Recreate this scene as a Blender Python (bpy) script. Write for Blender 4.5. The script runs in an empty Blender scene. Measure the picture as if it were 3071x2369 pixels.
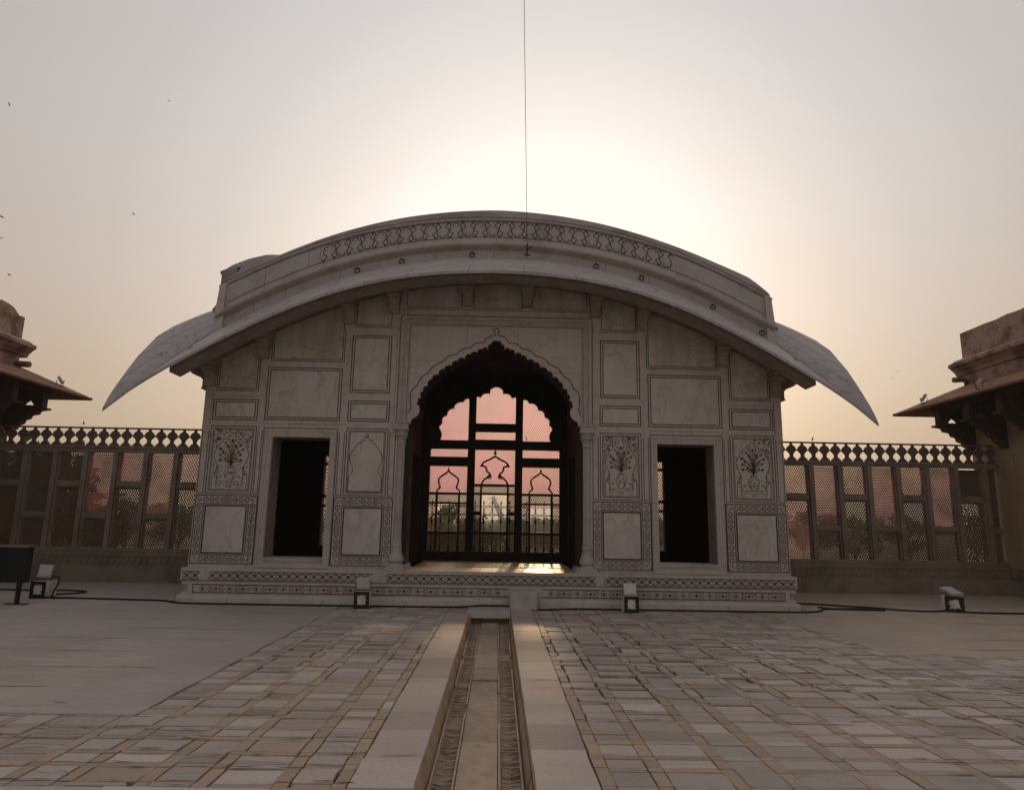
import bpy, math, random
import numpy as np
from mathutils import Vector, Matrix, noise
from mathutils.geometry import tessellate_polygon
R = math.radians
HAZE = .0009
sc = bpy.context.scene
C = sc.collection

# ------------------------------------------------------------------ camera
cd = bpy.data.cameras.new('camera'); cam = bpy.data.objects.new('camera', cd); C.objects.link(cam)
cd.sensor_fit = 'HORIZONTAL'; cd.sensor_width = 36; cd.lens = 23.782
cd.clip_start = 0.05; cd.clip_end = 6000
PITCH, YAW, ROLL = 0.188029365, 0.0172143951, 0.0169027755
fw = Vector((math.sin(YAW)*math.cos(PITCH), math.cos(YAW)*math.cos(PITCH), math.sin(PITCH)))
rt = Vector((math.cos(YAW), -math.sin(YAW), 0)); up = rt.cross(fw)
rt2 = rt*math.cos(ROLL) + up*math.sin(ROLL); up2 = -rt*math.sin(ROLL) + up*math.cos(ROLL)
M = Matrix((rt2, up2, -fw)).transposed().to_4x4(); M.translation = Vector((0.11, -13.95, 1.6))
cam.matrix_world = M
sc.camera = cam
CAM = Vector((0.11, -13.95, 1.6))

# ------------------------------------------------------------------ sky, sun, exposure
SUN_EL, SUN_AZ = R(15.0), R(4.2)       # azimuth measured from +Y towards +X
sdir = Vector((math.sin(SUN_AZ)*math.cos(SUN_EL), math.cos(SUN_AZ)*math.cos(SUN_EL), math.sin(SUN_EL)))
w = bpy.data.worlds.new('World'); sc.world = w; w.use_nodes = True
nt = w.node_tree; nt.nodes.clear(); N = nt.nodes.new; L = nt.links.new
out = N('ShaderNodeOutputWorld'); bg = N('ShaderNodeBackground'); bg.inputs[1].default_value = 1.0
sky = N('ShaderNodeTexSky'); sky.sky_type = 'NISHITA'; sky.sun_disc = False
sky.sun_elevation = SUN_EL; sky.sun_rotation = SUN_AZ; sky.dust_density = 6; sky.air_density = 1.4; sky.altitude = 200
tc = N('ShaderNodeTexCoord')
dot = N('ShaderNodeVectorMath'); dot.operation = 'DOT_PRODUCT'; dot.inputs[1].default_value = sdir
nrm = N('ShaderNodeVectorMath'); nrm.operation = 'NORMALIZE'
L(tc.outputs['Generated'], nrm.inputs[0]); L(nrm.outputs[0], dot.inputs[0])
ac = N('ShaderNodeMath'); ac.operation = 'ARCCOSINE'; ac.use_clamp = False; L(dot.outputs['Value'], ac.inputs[0])
dv = N('ShaderNodeMath'); dv.operation = 'DIVIDE'; dv.inputs[1].default_value = math.pi; L(ac.outputs[0], dv.inputs[0])
def ramp(nt, pts, interp='EASE'):
    r = nt.nodes.new('ShaderNodeValToRGB'); e = r.color_ramp; e.interpolation = interp
    while len(e.elements) > 1: e.elements.remove(e.elements[0])
    e.elements[0].position = pts[0][0]; e.elements[0].color = (*pts[0][1], 1)
    for p, c in pts[1:]:
        k = e.elements.new(p); k.color = (*c, 1)
    return r
g = lambda v: (v, v, v)
glow = ramp(nt, [(0, (3.8, 4.2, 5.2)), (5/180, (2.5, 2.75, 3.3)), (9/180, (1.50, 1.60, 1.85)), (12/180, (1.20, 1.23, 1.36)), (15/180, (1.03, 1.03, 1.07)), (18/180, (.92, .91, .91)), (22/180, (.81, .80, .785)), (27/180, g(.69)), (34/180, g(.585)),
                 (44/180, (.50, .495, .495)), (62/180, (.435, .43, .435)), (95/180, (.385, .38, .40)), (1, (.375, .37, .395))], 'CARDINAL')
L(dv.outputs[0], glow.inputs[0])
sep = N('ShaderNodeSeparateXYZ'); L(nrm.outputs[0], sep.inputs[0])
tint = ramp(nt, [(0, (.95, .71, .47)), (.04, (.95, .73, .48)), (.17, (1.02, .80, .60)), (.28, (1.02, .865, .75)), (.42, (1.01, .925, .87)), (.60, (.985, .945, .925)), (1, (.95, .95, .98))], 'LINEAR')
L(sep.outputs[2], tint.inputs[0])
mul = N('ShaderNodeMix'); mul.data_type = 'RGBA'; mul.blend_type = 'MULTIPLY'; mul.inputs[0].default_value = 1
L(glow.outputs[0], mul.inputs[6]); L(tint.outputs[0], mul.inputs[7])
sm = N('ShaderNodeMix'); sm.data_type = 'RGBA'; sm.blend_type = 'MULTIPLY'; sm.inputs[0].default_value = 1
sm.inputs[7].default_value = (.008, .008, .008, 1); L(sky.outputs[0], sm.inputs[6])
ad = N('ShaderNodeMix'); ad.data_type = 'RGBA'; ad.blend_type = 'ADD'; ad.inputs[0].default_value = 1
L(mul.outputs[2], ad.inputs[6]); L(sm.outputs[2], ad.inputs[7]); L(ad.outputs[2], bg.inputs[0]); L(bg.outputs[0], out.inputs[0])
sl = bpy.data.lights.new('sun', 'SUN'); sl.energy = 1.05; sl.angle = R(2.8); sl.color = (1, .66, .36)
so = bpy.data.objects.new('sun', sl); C.objects.link(so)
so.rotation_euler = sdir.to_track_quat('Z', 'Y').to_euler(); so.location = (0, 0, 30)
sc.view_settings.view_transform = 'Standard'; sc.view_settings.look = 'None'; sc.view_settings.exposure = 0; sc.view_settings.gamma = 1
sc.render.film_transparent = False
try: sc.cycles.max_bounces = 6; sc.cycles.sample_clamp_indirect = 3
except Exception: pass

# ------------------------------------------------------------------ materials
def material(name, base, rough=.7, vary=(), bump=None, trans=None, spec=.4, metal=0, vein=None):
    """vary: list of (scale, stretch xyz, colour2, lo, hi, factor)"""
    m = bpy.data.materials.new(name); m.use_nodes = True; t = m.node_tree; n = t.nodes; l = t.links
    b = n['Principled BSDF']; b.inputs['Roughness'].default_value = rough; b.inputs['Metallic'].default_value = metal
    b.inputs['Specular IOR Level'].default_value = spec
    geo = n.new('ShaderNodeNewGeometry')
    cur = n.new('ShaderNodeRGB'); cur.outputs[0].default_value = (*base, 1); cur = cur.outputs[0]
    for (scale, st, c2, lo, hi, fac) in vary:
        mp = n.new('ShaderNodeMapping'); mp.inputs['Scale'].default_value = st; l.new(geo.outputs['Position'], mp.inputs[0])
        nz = n.new('ShaderNodeTexNoise'); nz.inputs['Scale'].default_value = scale; nz.inputs['Detail'].default_value = 6
        nz.inputs['Roughness'].default_value = .62
        l.new(mp.outputs[0], nz.inputs[0])
        r = ramp(t, [(lo, (0, 0, 0)), (hi, g(fac))], 'LINEAR'); l.new(nz.outputs[0], r.inputs[0])
        mx = n.new('ShaderNodeMix'); mx.data_type = 'RGBA'; l.new(r.outputs[0], mx.inputs[0]); l.new(cur, mx.inputs[6])
        mx.inputs[7].default_value = (*c2, 1); cur = mx.outputs[2]
    if vein:
        mp = n.new('ShaderNodeMapping'); mp.inputs['Scale'].default_value = vein[1]; mp.inputs['Rotation'].default_value = (.3, .6, .2); l.new(geo.outputs['Position'], mp.inputs[0])
        nz = n.new('ShaderNodeTexNoise'); nz.inputs['Scale'].default_value = vein[0]; nz.inputs['Detail'].default_value = 5; nz.inputs['Distortion'].default_value = .6
        l.new(mp.outputs[0], nz.inputs[0])
        r = ramp(t, [(.475, (0, 0, 0)), (.498, g(vein[3])), (.502, g(vein[3])), (.53, (0, 0, 0))], 'LINEAR'); l.new(nz.outputs[0], r.inputs[0])
        mx = n.new('ShaderNodeMix'); mx.data_type = 'RGBA'; l.new(r.outputs[0], mx.inputs[0]); l.new(cur, mx.inputs[6]); mx.inputs[7].default_value = (*vein[2], 1); cur = mx.outputs[2]
    l.new(cur, b.inputs['Base Color'])
    if bump:
        nz = n.new('ShaderNodeTexNoise'); nz.inputs['Scale'].default_value = bump[0]; nz.inputs['Detail'].default_value = 5
        l.new(geo.outputs['Position'], nz.inputs[0])
        bp = n.new('ShaderNodeBump'); bp.inputs['Strength'].default_value = bump[1]; bp.inputs['Distance'].default_value = bump[2]
        l.new(nz.outputs[0], bp.inputs['Height']); l.new(bp.outputs[0], b.inputs['Normal'])
    if trans:
        tr = n.new('ShaderNodeBsdfTranslucent'); tr.inputs[0].default_value = (*trans[0], 1)
        if len(trans) > 2:
            nz = n.new('ShaderNodeTexNoise'); nz.inputs['Scale'].default_value = 2.2; nz.inputs['Detail'].default_value = 4; l.new(geo.outputs['Position'], nz.inputs[0])
            r = ramp(t, [(.38, trans[0]), (.64, trans[2])], 'LINEAR'); l.new(nz.outputs[0], r.inputs[0]); l.new(r.outputs[0], tr.inputs[0])
        ms = n.new('ShaderNodeMixShader'); ms.inputs[0].default_value = trans[1]
        l.new(b.outputs[0], ms.inputs[1]); l.new(tr.outputs[0], ms.inputs[2]); l.new(ms.outputs[0], n['Material Output'].inputs[0])
    return m
I3 = (1, 1, 1)
def tinted(m, attr='tint', lo=.7, hi=1.15):
    """multiply base colour by a per-face attribute"""
    t = m.node_tree; b = t.nodes['Principled BSDF']; src = b.inputs['Base Color'].links[0].from_socket
    a = t.nodes.new('ShaderNodeAttribute'); a.attribute_name = attr
    mr = t.nodes.new('ShaderNodeMapRange'); mr.inputs['To Min'].default_value = lo; mr.inputs['To Max'].default_value = hi
    t.links.new(a.outputs['Fac'], mr.inputs[0])
    mx = t.nodes.new('ShaderNodeMix'); mx.data_type = 'RGBA'; mx.blend_type = 'MULTIPLY'; mx.inputs[0].default_value = 1
    t.links.new(src, mx.inputs[6]); t.links.new(mr.outputs[0], mx.inputs[7]); t.links.new(mx.outputs[2], b.inputs['Base Color'])
    return m
MT = {}
MT['marble'] = material('white_marble', (.485, .443, .415), .5, [(24, I3, (.345, .315, .295), .50, .75, .5), (2.2, (3, 3, .35), (.37, .32, .28), .52, .70, .7), (.6, I3, (.40, .365, .32), .45, .75, .7), (1.3, (1, 1, 2.2), (.36, .34, .32), .56, .64, .4), (9, I3, (.38, .34, .30), .5, .8, .6)], (30, .12, .01), vein=(.9, (1, 1, 1.6), (.27, .25, .24), .35))
MT['marble_panel'] = material('pale_marble', (.53, .488, .46), .42, [(24, I3, (.38, .352, .332), .52, .75, .45), (1.2, (2.5, 2.5, .5), (.42, .375, .335), .50, .70, .6), (.9, I3, (.40, .375, .345), .42, .72, .8), (1.6, (1, 1, 1.6), (.36, .34, .32), .53, .62, .45), (5, (2, 1, .5), (.30, .27, .25), .62, .66, .5), (16, I3, (.36, .31, .26), .62, .8, .7)], (25, .08, .01), vein=(1.1, (1.6, 1, .8), (.28, .265, .255), .45))
MT['marble_high'] = material('stained_marble', (.52, .475, .435), .55, [(20, I3, (.31, .26, .21), .50, .75, .5), (2.0, (3, 3, .3), (.33, .275, .225), .50, .70, .7), (1.0, (1, 1, .6), (.30, .25, .19), .42, .7, .85), (7, I3, (.26, .21, .16), .58, .8, .6)], (25, .15, .01), vein=(1.2, (1, 1, 1.4), (.22, .18, .15), .4))
MT['marble_eave'] = material('weathered_roof_marble', (.42, .385, .38), .5, [(18, (1, 1, 3), (.28, .25, .24), .50, .70, .6), (3, (.6, 3, 3), (.28, .255, .25), .50, .66, .7), (1.2, (1, 1, 1), (.33, .30, .29), .42, .66, .85), (9, (.5, 1, 1), (.24, .21, .195), .56, .70, .7)], (20, .15, .02), vein=(1.4, (.6, 1, 1.6), (.22, .20, .195), .5))
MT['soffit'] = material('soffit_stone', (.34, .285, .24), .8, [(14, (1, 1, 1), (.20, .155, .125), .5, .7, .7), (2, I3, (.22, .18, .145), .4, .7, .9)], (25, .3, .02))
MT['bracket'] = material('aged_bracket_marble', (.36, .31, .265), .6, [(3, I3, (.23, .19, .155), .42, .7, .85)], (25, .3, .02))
MT['roof'] = material('roof_plaster', (.30, .27, .26), .8, [(.9, (1, .6, 1), (.16, .12, .11), .42, .62, .85), (6, (1, 1, 1), (.38, .33, .31), .55, .75, .7)], (12, .4, .03))
MT['moulding'] = material('aged_marble_moulding', (.41, .385, .368), .55, [(20, I3, (.31, .275, .245), .50, .72, .55), (1.6, (1, 1, 1), (.27, .235, .21), .48, .68, .8), (18, I3, (.28, .235, .20), .55, .75, .6)], (30, .25, .01))
MT['inlay'] = material('black_stone_inlay', (.022, .016, .015), .45, [(12, I3, (.06, .045, .04), .5, .75, .8)])
MT['inlay_soft'] = material('brown_stone_inlay', (.095, .06, .05), .5, [(25, I3, (.16, .12, .10), .5, .7, .8)])
MT['inlay_brown'] = material('dark_brown_stone_inlay', (.07, .045, .04), .5)
MT['inlay_red'] = material('red_stone_inlay', (.11, .028, .026), .45, [(40, I3, (.05, .02, .02), .5, .7, .8)])
MT['inlay_green'] = material('olive_stone_inlay', (.16, .13, .075), .45)
MT['dark_in'] = material('shaded_interior_stone', (.022, .019, .017), .9, [(3, I3, (.04, .034, .03), .5, .7, .8)])  # near-black: shade of the hall and arch put into the stone colour
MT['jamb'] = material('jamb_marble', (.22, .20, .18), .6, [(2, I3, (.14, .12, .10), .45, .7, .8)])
MT['floor_in'] = material('polished_floor_marble', (.66, .49, .27), .33, [(2.5, (1, .5, 1), (.36, .30, .21), .42, .66, .8), (14, I3, (.30, .25, .18), .58, .75, .6)], (6, .12, .02), spec=.5)  # golden sunlight on the floor put into the base colour
MT['red_dark'] = material('dark_red_sandstone', (.05, .022, .018), .85, [(8, I3, (.03, .014, .012), .4, .7, .8)])
MT['jali_pink'] = material('rose_glow_jali_stone', (.13, .05, .05), .7, trans=((.72, .27, .42), .50, (.30, .12, .18)))  # rose, mauve and amber backlight in the holes put into translucent colours
MT['jali_rose'] = material('pale_glow_jali_stone', (.10, .055, .045), .7, trans=((.66, .36, .34), .36, (.18, .09, .07)))
MT['jali_mauve'] = material('mauve_glow_jali_stone', (.10, .055, .05), .8, trans=((.52, .25, .27), .42, (.16, .07, .07)))
MT['jali_screen'] = material('rose_glow_screen_stone', (.13, .05, .05), .7, trans=((1.0, .09, .52), .86, (.66, .08, .32)))
MT['jali_dark'] = material('brown_jali_stone', (.13, .09, .065), .85)
MT['jali_amber'] = material('amber_glow_jali_stone', (.055, .04, .03), .8, trans=((.5, .34, .22), .05))
MT['fence'] = material('weathered_grey_stone', (.27, .22, .185), .85, [(1.6, I3, (.16, .125, .10), .42, .66, .85), (12, (1, 1, 1), (.38, .33, .28), .58, .78, .7)], (14, .5, .03))
MT['fence_low'] = material('mossy_base_stone', (.27, .23, .175), .88, [(1.1, (1, 1, 1), (.16, .13, .10), .42, .66, .85), (5, (1, 1, .5), (.28, .25, .20), .55, .75, .7)], (10, .5, .04))
MT['crest'] = material('brown_crest_stone', (.14, .095, .08), .85, [(6, I3, (.14, .10, .085), .55, .75, .7)], (14, .4, .02))
MT['sand_plaster'] = material('flaking_lime_plaster', (.33, .235, .185), .9, [(1.7, I3, (.12, .06, .042), .47, .60, .95), (7, (1, 1, .5), (.20, .13, .10), .5, .7, .8)], (9, .5, .03))
MT['ochre'] = material('ochre_plaster', (.35, .26, .16), .92, [(.8, (1, 1, .5), (.26, .185, .105), .4, .68, .9), (9, I3, (.42, .33, .21), .55, .75, .6)], (12, .4, .02))
MT['sand_red'] = material('red_sandstone', (.20, .085, .06), .85, [(4, (1, 1, 1), (.10, .045, .035), .42, .7, .85), (20, I3, (.27, .14, .10), .58, .75, .6)], (18, .4, .02))
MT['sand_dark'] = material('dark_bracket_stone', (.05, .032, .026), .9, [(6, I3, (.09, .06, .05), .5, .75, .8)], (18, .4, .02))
MT['tile'] = tinted(material('worn_marble_paver', (.49, .42, .362), .6, [(1.3, (.6, 1.6, 1), (.41, .345, .295), .42, .68, .85), (5, (.9, 1.3, 1), (.31, .265, .235), .56, .76, .6), (28, I3, (.32, .27, .235), .50, .72, .6)], (45, .2, .006)), lo=.5, hi=1.25)
MT['band'] = tinted(material('buff_stone_strip', (.45, .325, .225), .7, [(24, I3, (.32, .245, .185), .5, .72, .6), (1.5, (1, 1, 1), (.35, .275, .215), .42, .68, .8), (10, (1, 1.4, 1), (.24, .18, .135), .56, .74, .6)], (45, .25, .006)), lo=.72, hi=1.15)
MT['screed'] = material('smooth_grey_screed', (.41, .355, .31), .66, [(26, I3, (.32, .275, .24), .50, .75, .5), (.5, (1, 1, 1), (.36, .30, .25), .42, .66, .9), (2.6, (.5, 2.2, 1), (.47, .42, .375), .50, .66, .8), (8, (.5, 2.5, 1), (.17, .145, .125), .62, .72, .6)], (22, .25, .01))
MT['screed_warm'] = material('smooth_buff_screed', (.46, .37, .285), .66, [(26, I3, (.33, .265, .20), .50, .75, .5), (.5, (1, 1, 1), (.38, .315, .255), .45, .66, .9), (2.6, (.5, 2.2, 1), (.54, .45, .36), .52, .70, .7), (8, (.5, 2.5, 1), (.17, .14, .115), .62, .72, .6)], (22, .25, .01))
MT['gap'] = material('dark_joint_grit', (.055, .038, .030), .95, [(30, I3, (.07, .055, .045), .5, .7, .8)])
MT['chan'] = tinted(material('silty_channel_stone', (.45, .345, .25), .7, [(9, I3, (.27, .21, .155), .5, .66, .7), (3, (2, .7, 1), (.34, .27, .20), .45, .68, .85), (18, I3, (.32, .27, .21), .55, .72, .7)], (30, .5, .012)), lo=.65, hi=1.2)
MT['chan_wall'] = material('orange_channel_stone', (.42, .29, .185), .75, [(3, (1, 1, 1), (.26, .175, .11), .45, .66, .9), (20, I3, (.10, .065, .04), .6, .72, .7)], (20, .5, .015))
MT['black'] = material('black_plastic', (.012, .013, .017), .45)
MT['rubber'] = material('black_rubber', (.010, .010, .010), .6)
MT['iron'] = material('dark_iron', (.02, .017, .015), .6, metal=.3)
MT['rust'] = material('rusty_iron', (.07, .04, .03), .7)
MT['rim'] = material('worn_rim', (.20, .17, .15), .7)
MT['block'] = material('whitewashed_block', (.66, .63, .58), .8, [(6, I3, (.30, .27, .23), .5, .7, .8)])
MT['paint'] = material('flaking_black_paint', (.016, .013, .012), .6)
MT['alu'] = material('grey_lamp_housing', (.42, .43, .42), .5)
MT['lens'] = material('frosted_lamp_glass', (.72, .75, .73), .25)
MT['leaf'] = material('leaf_green', (.075, .095, .030), .7, [(.8, I3, (.035, .05, .018), .4, .65, .9)], trans=((.16, .20, .05), .3))
MT['leaf2'] = material('leaf_olive', (.085, .085, .045), .75, [(.8, I3, (.045, .05, .028), .4, .65, .9)], trans=((.14, .13, .06), .25))
MT['bark'] = material('bark', (.06, .045, .035), .9)
MT['far'] = material('far_park_ground', (.13, .11, .07), .95, [(.02, I3, (.20, .165, .11), .45, .6, .8)])
MT['bird'] = material('dark_feathers', (.02, .018, .018), .8)
MT['concrete'] = material('pale_concrete', (.30, .27, .24), .8)

# ------------------------------------------------------------------ mesh helpers
class MB:
    def __init__(s): s.v = []; s.f = []; s.t = []; s.mi = []; s.cur = 0.5; s.m = 0
    def face(s, idx): s.f.append(tuple(idx)); s.t.append(s.cur); s.mi.append(s.m)
    def add(s, vs, fs):
        o = len(s.v); s.v += [tuple(p) for p in vs]
        for f in fs: s.face([o + i for i in f])
    def box(s, x0, x1, y0, y1, z0, z1):
        s.add([(x0, y0, z0), (x1, y0, z0), (x1, y1, z0), (x0, y1, z0), (x0, y0, z1), (x1, y0, z1), (x1, y1, z1), (x0, y1, z1)],
              [(0, 3, 2, 1), (4, 5, 6, 7), (0, 1, 5, 4), (1, 2, 6, 5), (2, 3, 7, 6), (3, 0, 4, 7)])
    def obox(s, c, h, rot):      # oriented box: centre, half sizes, 3x3 rotation
        P = [Vector((a*h[0], b*h[1], d*h[2])) for d in (-1, 1) for a, b in ((-1, -1), (1, -1), (1, 1), (-1, 1))]
        s.add([rot @ p + Vector(c) for p in P], [(0, 3, 2, 1), (4, 5, 6, 7), (0, 1, 5, 4), (1, 2, 6, 5), (2, 3, 7, 6), (3, 0, 4, 7)])
    def plate(s, outer, holes, d0, d1, axis='y'):
        """polygon (2-D) with holes, extruded between d0 and d1 along axis (y: poly in xz, x: poly in yz, z: poly in xy)"""
        mk = {'y': lambda p, d: (p[0], d, p[1]), 'x': lambda p, d: (d, p[0], p[1]), 'z': lambda p, d: (p[0], p[1], d)}[axis]
        loops = [list(outer)] + [list(h) for h in holes]
        tris = tessellate_polygon([[Vector((p[0], p[1], 0)) for p in lp] for lp in loops])
        flat = [p for lp in loops for p in lp]; n = len(flat)
        o = len(s.v); s.v += [mk(p, d0) for p in flat] + [mk(p, d1) for p in flat]
        for t in tris:
            s.face([o + i for i in t]); s.face([o + n + i for i in reversed(t)])
        k = 0
        for lp in loops:
            m = len(lp)
            for i in range(m):
                a, b = k + i, k + (i + 1) % m
                s.face([o + a, o + b, o + n + b, o + n + a])
            k += m
    def ribbon(s, pts, wd, y=0.0, closed=False, mp=None):
        """flat strip following 2-D points; mp maps (x, z) to 3-D"""
        mp = mp or (lambda x, z: (x, y, z))
        P = [Vector(p) for p in pts]; n = len(P)
        if n < 2: return
        Lp = []
        for i in range(n):
            a = P[(i - 1) % n] if (closed or i > 0) else P[i]; b = P[(i + 1) % n] if (closed or i < n - 1) else P[i]
            d1 = P[i] - a; d2 = b - P[i]
            d1 = d1.normalized() if d1.length > 1e-9 else d2.normalized()
            d2 = d2.normalized() if d2.length > 1e-9 else d1
            t = d1 + d2; t = t.normalized() if t.length > 1e-6 else d1
            nr = Vector((-t.y, t.x)); c = max(.5, nr.dot(Vector((-d1.y, d1.x))))
            Lp.append((P[i] + nr*wd/2/c, P[i] - nr*wd/2/c))
        o = len(s.v)
        for a, b in Lp: s.v += [mp(a.x, a.y), mp(b.x, b.y)]
        for i in range(n if closed else n - 1):
            j = (i + 1) % n; s.face([o + 2*i, o + 2*i + 1, o + 2*j + 1, o + 2*j])
    def rect(s, x0, x1, z0, z1, wd, y): s.ribbon([(x0, z0), (x1, z0), (x1, z1), (x0, z1)], wd, y, True)
    def blob(s, pts, y=0.0, mp=None):
        mp = mp or (lambda x, z: (x, y, z)); o = len(s.v); s.v += [mp(*p) for p in pts]; s.face(range(o, o + len(pts)))
    def disc(s, x, z, r, y=0.0, n=8, mp=None, star=0, ph=0.):
        s.blob([(x + math.cos(ph + 2*math.pi*i/n)*r*(1 - (star if i % 2 else 0)), z + math.sin(ph + 2*math.pi*i/n)*r*(1 - (star if i % 2 else 0))) for i in range(n)], y, mp)
    def tube(s, pts, r, n=8, cap=True):
        P = [Vector(p) for p in pts]; o = len(s.v); rs = r if isinstance(r, (list, tuple)) else [r]*len(P)
        ref = Vector((0, 0, 1))
        for i, p in enumerate(P):
            t = (P[min(i + 1, len(P) - 1)] - P[max(i - 1, 0)]).normalized()
            a = t.cross(ref) if abs(t.dot(ref)) < .97 else t.cross(Vector((1, 0, 0))); a.normalize(); b = t.cross(a)
            s.v += [tuple(p + (a*math.cos(2*math.pi*k/n) + b*math.sin(2*math.pi*k/n))*rs[i]) for k in range(n)]
        for i in range(len(P) - 1):
            for k in range(n):
                k2 = (k + 1) % n; s.face([o + i*n + k, o + i*n + k2, o + (i + 1)*n + k2, o + (i + 1)*n + k])
        if cap: s.face([o + k for k in range(n)][::-1]); s.face([o + (len(P) - 1)*n + k for k in range(n)])
    def lathe(s, prof, cx, cy, n=16):      # prof: (r, z)
        o = len(s.v)
        for r, z in prof: s.v += [(cx + r*math.cos(2*math.pi*k/n), cy + r*math.sin(2*math.pi*k/n), z) for k in range(n)]
        for i in range(len(prof) - 1):
            for k in range(n):
                k2 = (k + 1) % n; s.face([o + i*n + k, o + i*n + k2, o + (i + 1)*n + k2, o + (i + 1)*n + k])
    def grid(s, fn, us, vs):
        o = len(s.v); n = len(vs)
        for u in us:
            for v in vs: s.v.append(tuple(fn(u, v)))
        for i in range(len(us) - 1):
            for j in range(n - 1): s.face([o + i*n + j, o + (i + 1)*n + j, o + (i + 1)*n + j + 1, o + i*n + j + 1])
    def build(s, name, mat, parent=None, smooth=False, fixn=True):
        me = bpy.data.meshes.new(name)
        off = Vector((0, 0, 0)); p = parent
        while p is not None: off += p.location; p = p.parent
        me.from_pydata([(a - off.x, b - off.y, c - off.z) for a, b, c in s.v], [], s.f)
        mats = mat if isinstance(mat, (list, tuple)) else [mat]
        for m in mats: me.materials.append(MT[m])
        if len(mats) > 1: me.polygons.foreach_set('material_index', s.mi)
        if len(set(s.t)) > 1:
            a = me.attributes.new('tint', 'FLOAT', 'FACE'); a.data.foreach_set('value', s.t)
        if smooth: me.polygons.foreach_set('use_smooth', [True]*len(me.polygons))
        if fixn:
            import bmesh
            b = bmesh.new(); b.from_mesh(me); bmesh.ops.recalc_face_normals(b, faces=b.faces); b.to_mesh(me); b.free()
        me.update()
        o = bpy.data.objects.new(name, me); C.objects.link(o)
        if parent: o.parent = parent
        return o
def thing(name, label, cat, loc=(0, 0, 0), group=None):
    o = bpy.data.objects.new(name, None); C.objects.link(o); o.location = loc; o['label'] = label; o['category'] = cat
    if group: o['group'] = group
    return o
def tag(o, label, cat, group=None):
    o['label'] = label; o['category'] = cat
    if group: o['group'] = group
    return o
def struct(o, kind='structure'): o['kind'] = kind; return o
def evenpoly(pts, deg=3):
    x = np.array([p[0] for p in pts]); z = np.array([p[1] for p in pts])
    c = np.polyfit(x*x, z, deg); return lambda X: float(np.polyval(c, X*X))
def interp(pts):
    xs = [p[0] for p in pts]; zs = [p[1] for p in pts]; return lambda X: float(np.interp(X, xs, zs))
def lin(a, b, n): return [a + (b - a)*i/(n - 1) for i in range(n)]

# ------------------------------------------------------------------ lattice (jali): honeycomb of real holes
def lattice(x0, x1, z0, z1, y, pitch, hole, th, name, mat, parent, jitter=0.0, shape=None, seed=1):
    z0 -= pitch*.5; z1 += pitch*.5; x0 -= pitch*.45; x1 += pitch*.45
    cw = pitch; rh = pitch*.8660254
    xs = np.arange(int((x1 - x0)/cw) + 1); n = max(1, len(xs) - 1)
    cw = (x1 - x0)/max(1, round((x1 - x0)/cw)); nx = max(1, round((x1 - x0)/cw)); nz = max(1, round((z1 - z0)/rh)); rh = (z1 - z0)/nz
    cs = []
    for j in range(nz):
        for i in range(-1, nx + 1):
            cx = x0 + (i + .5 + (.5 if j % 2 else 0))*cw; cz = z0 + (j + .5)*rh
            if cx < x0 + .1*cw - 1e-6 or cx > x1 - .1*cw: continue
            if shape and not shape(cx, cz): continue
            cs.append((cx, cz))
    cs = np.array(cs); n = len(cs)
    a = np.radians(30 + 60*np.arange(6)); R_ = cw/math.sqrt(3); Rz = rh/1.5
    hx = np.cos(a)*R_; hz = np.sin(a)*Rz
    ox = cs[:, 0:1] + hx; oz = cs[:, 1:2] + hz
    def h(u, v, k): return (np.sin(u*127.1 + v*311.7 + k*17.3 + seed)*43758.5453) % 1 - .5
    if jitter:
        qx = np.round(ox/cw*6); qz = np.round(oz/rh*6)
        ox = ox + h(qx, qz, 1)*jitter*cw; oz = oz + h(qx, qz, 2)*jitter*rh
    mx = ox.mean(1, keepdims=True); mz = oz.mean(1, keepdims=True)
    ix = mx + (ox - mx)*hole; iz = mz + (oz - mz)*hole
    V = np.zeros((n, 18, 3))
    V[:, 0:6, 0] = ox; V[:, 0:6, 2] = oz; V[:, 0:6, 1] = y
    V[:, 6:12, 0] = ix; V[:, 6:12, 2] = iz; V[:, 6:12, 1] = y
    V[:, 12:18, 0] = ix; V[:, 12:18, 2] = iz; V[:, 12:18, 1] = y + th
    off = Vector((0, 0, 0)); p = parent
    while p is not None: off += p.location; p = p.parent
    V -= np.array(off)
    F = []
    for k in range(6):
        k2 = (k + 1) % 6; F.append((k, k2, 6 + k2, 6 + k)); F.append((6 + k, 6 + k2, 12 + k2, 12 + k))
    F = (np.arange(n)[:, None, None]*18 + np.array(F)[None]).reshape(-1)
    me = bpy.data.meshes.new(name); me.vertices.add(n*18); me.vertices.foreach_set('co', V.reshape(-1))
    me.loops.add(len(F)); me.loops.foreach_set('vertex_index', F.astype(np.int32))
    me.polygons.add(len(F)//4); me.polygons.foreach_set('loop_start', np.arange(0, len(F), 4, dtype=np.int32))
    try: me.polygons.foreach_set('loop_total', np.full(len(F)//4, 4, dtype=np.int32))
    except Exception: pass
    me.materials.append(MT[mat]); me.update(calc_edges=True); me.validate()
    o = bpy.data.objects.new(name, me); C.objects.link(o)
    if parent: o.parent = parent
    return o

exec_order = []
# ================================================================== GROUND
rng = random.Random(7)
m = MB(); m.box(-60, 60, -60, 4.9, -12.5, -.34)
struct(m.build('terrace', 'fence_low'))
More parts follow.
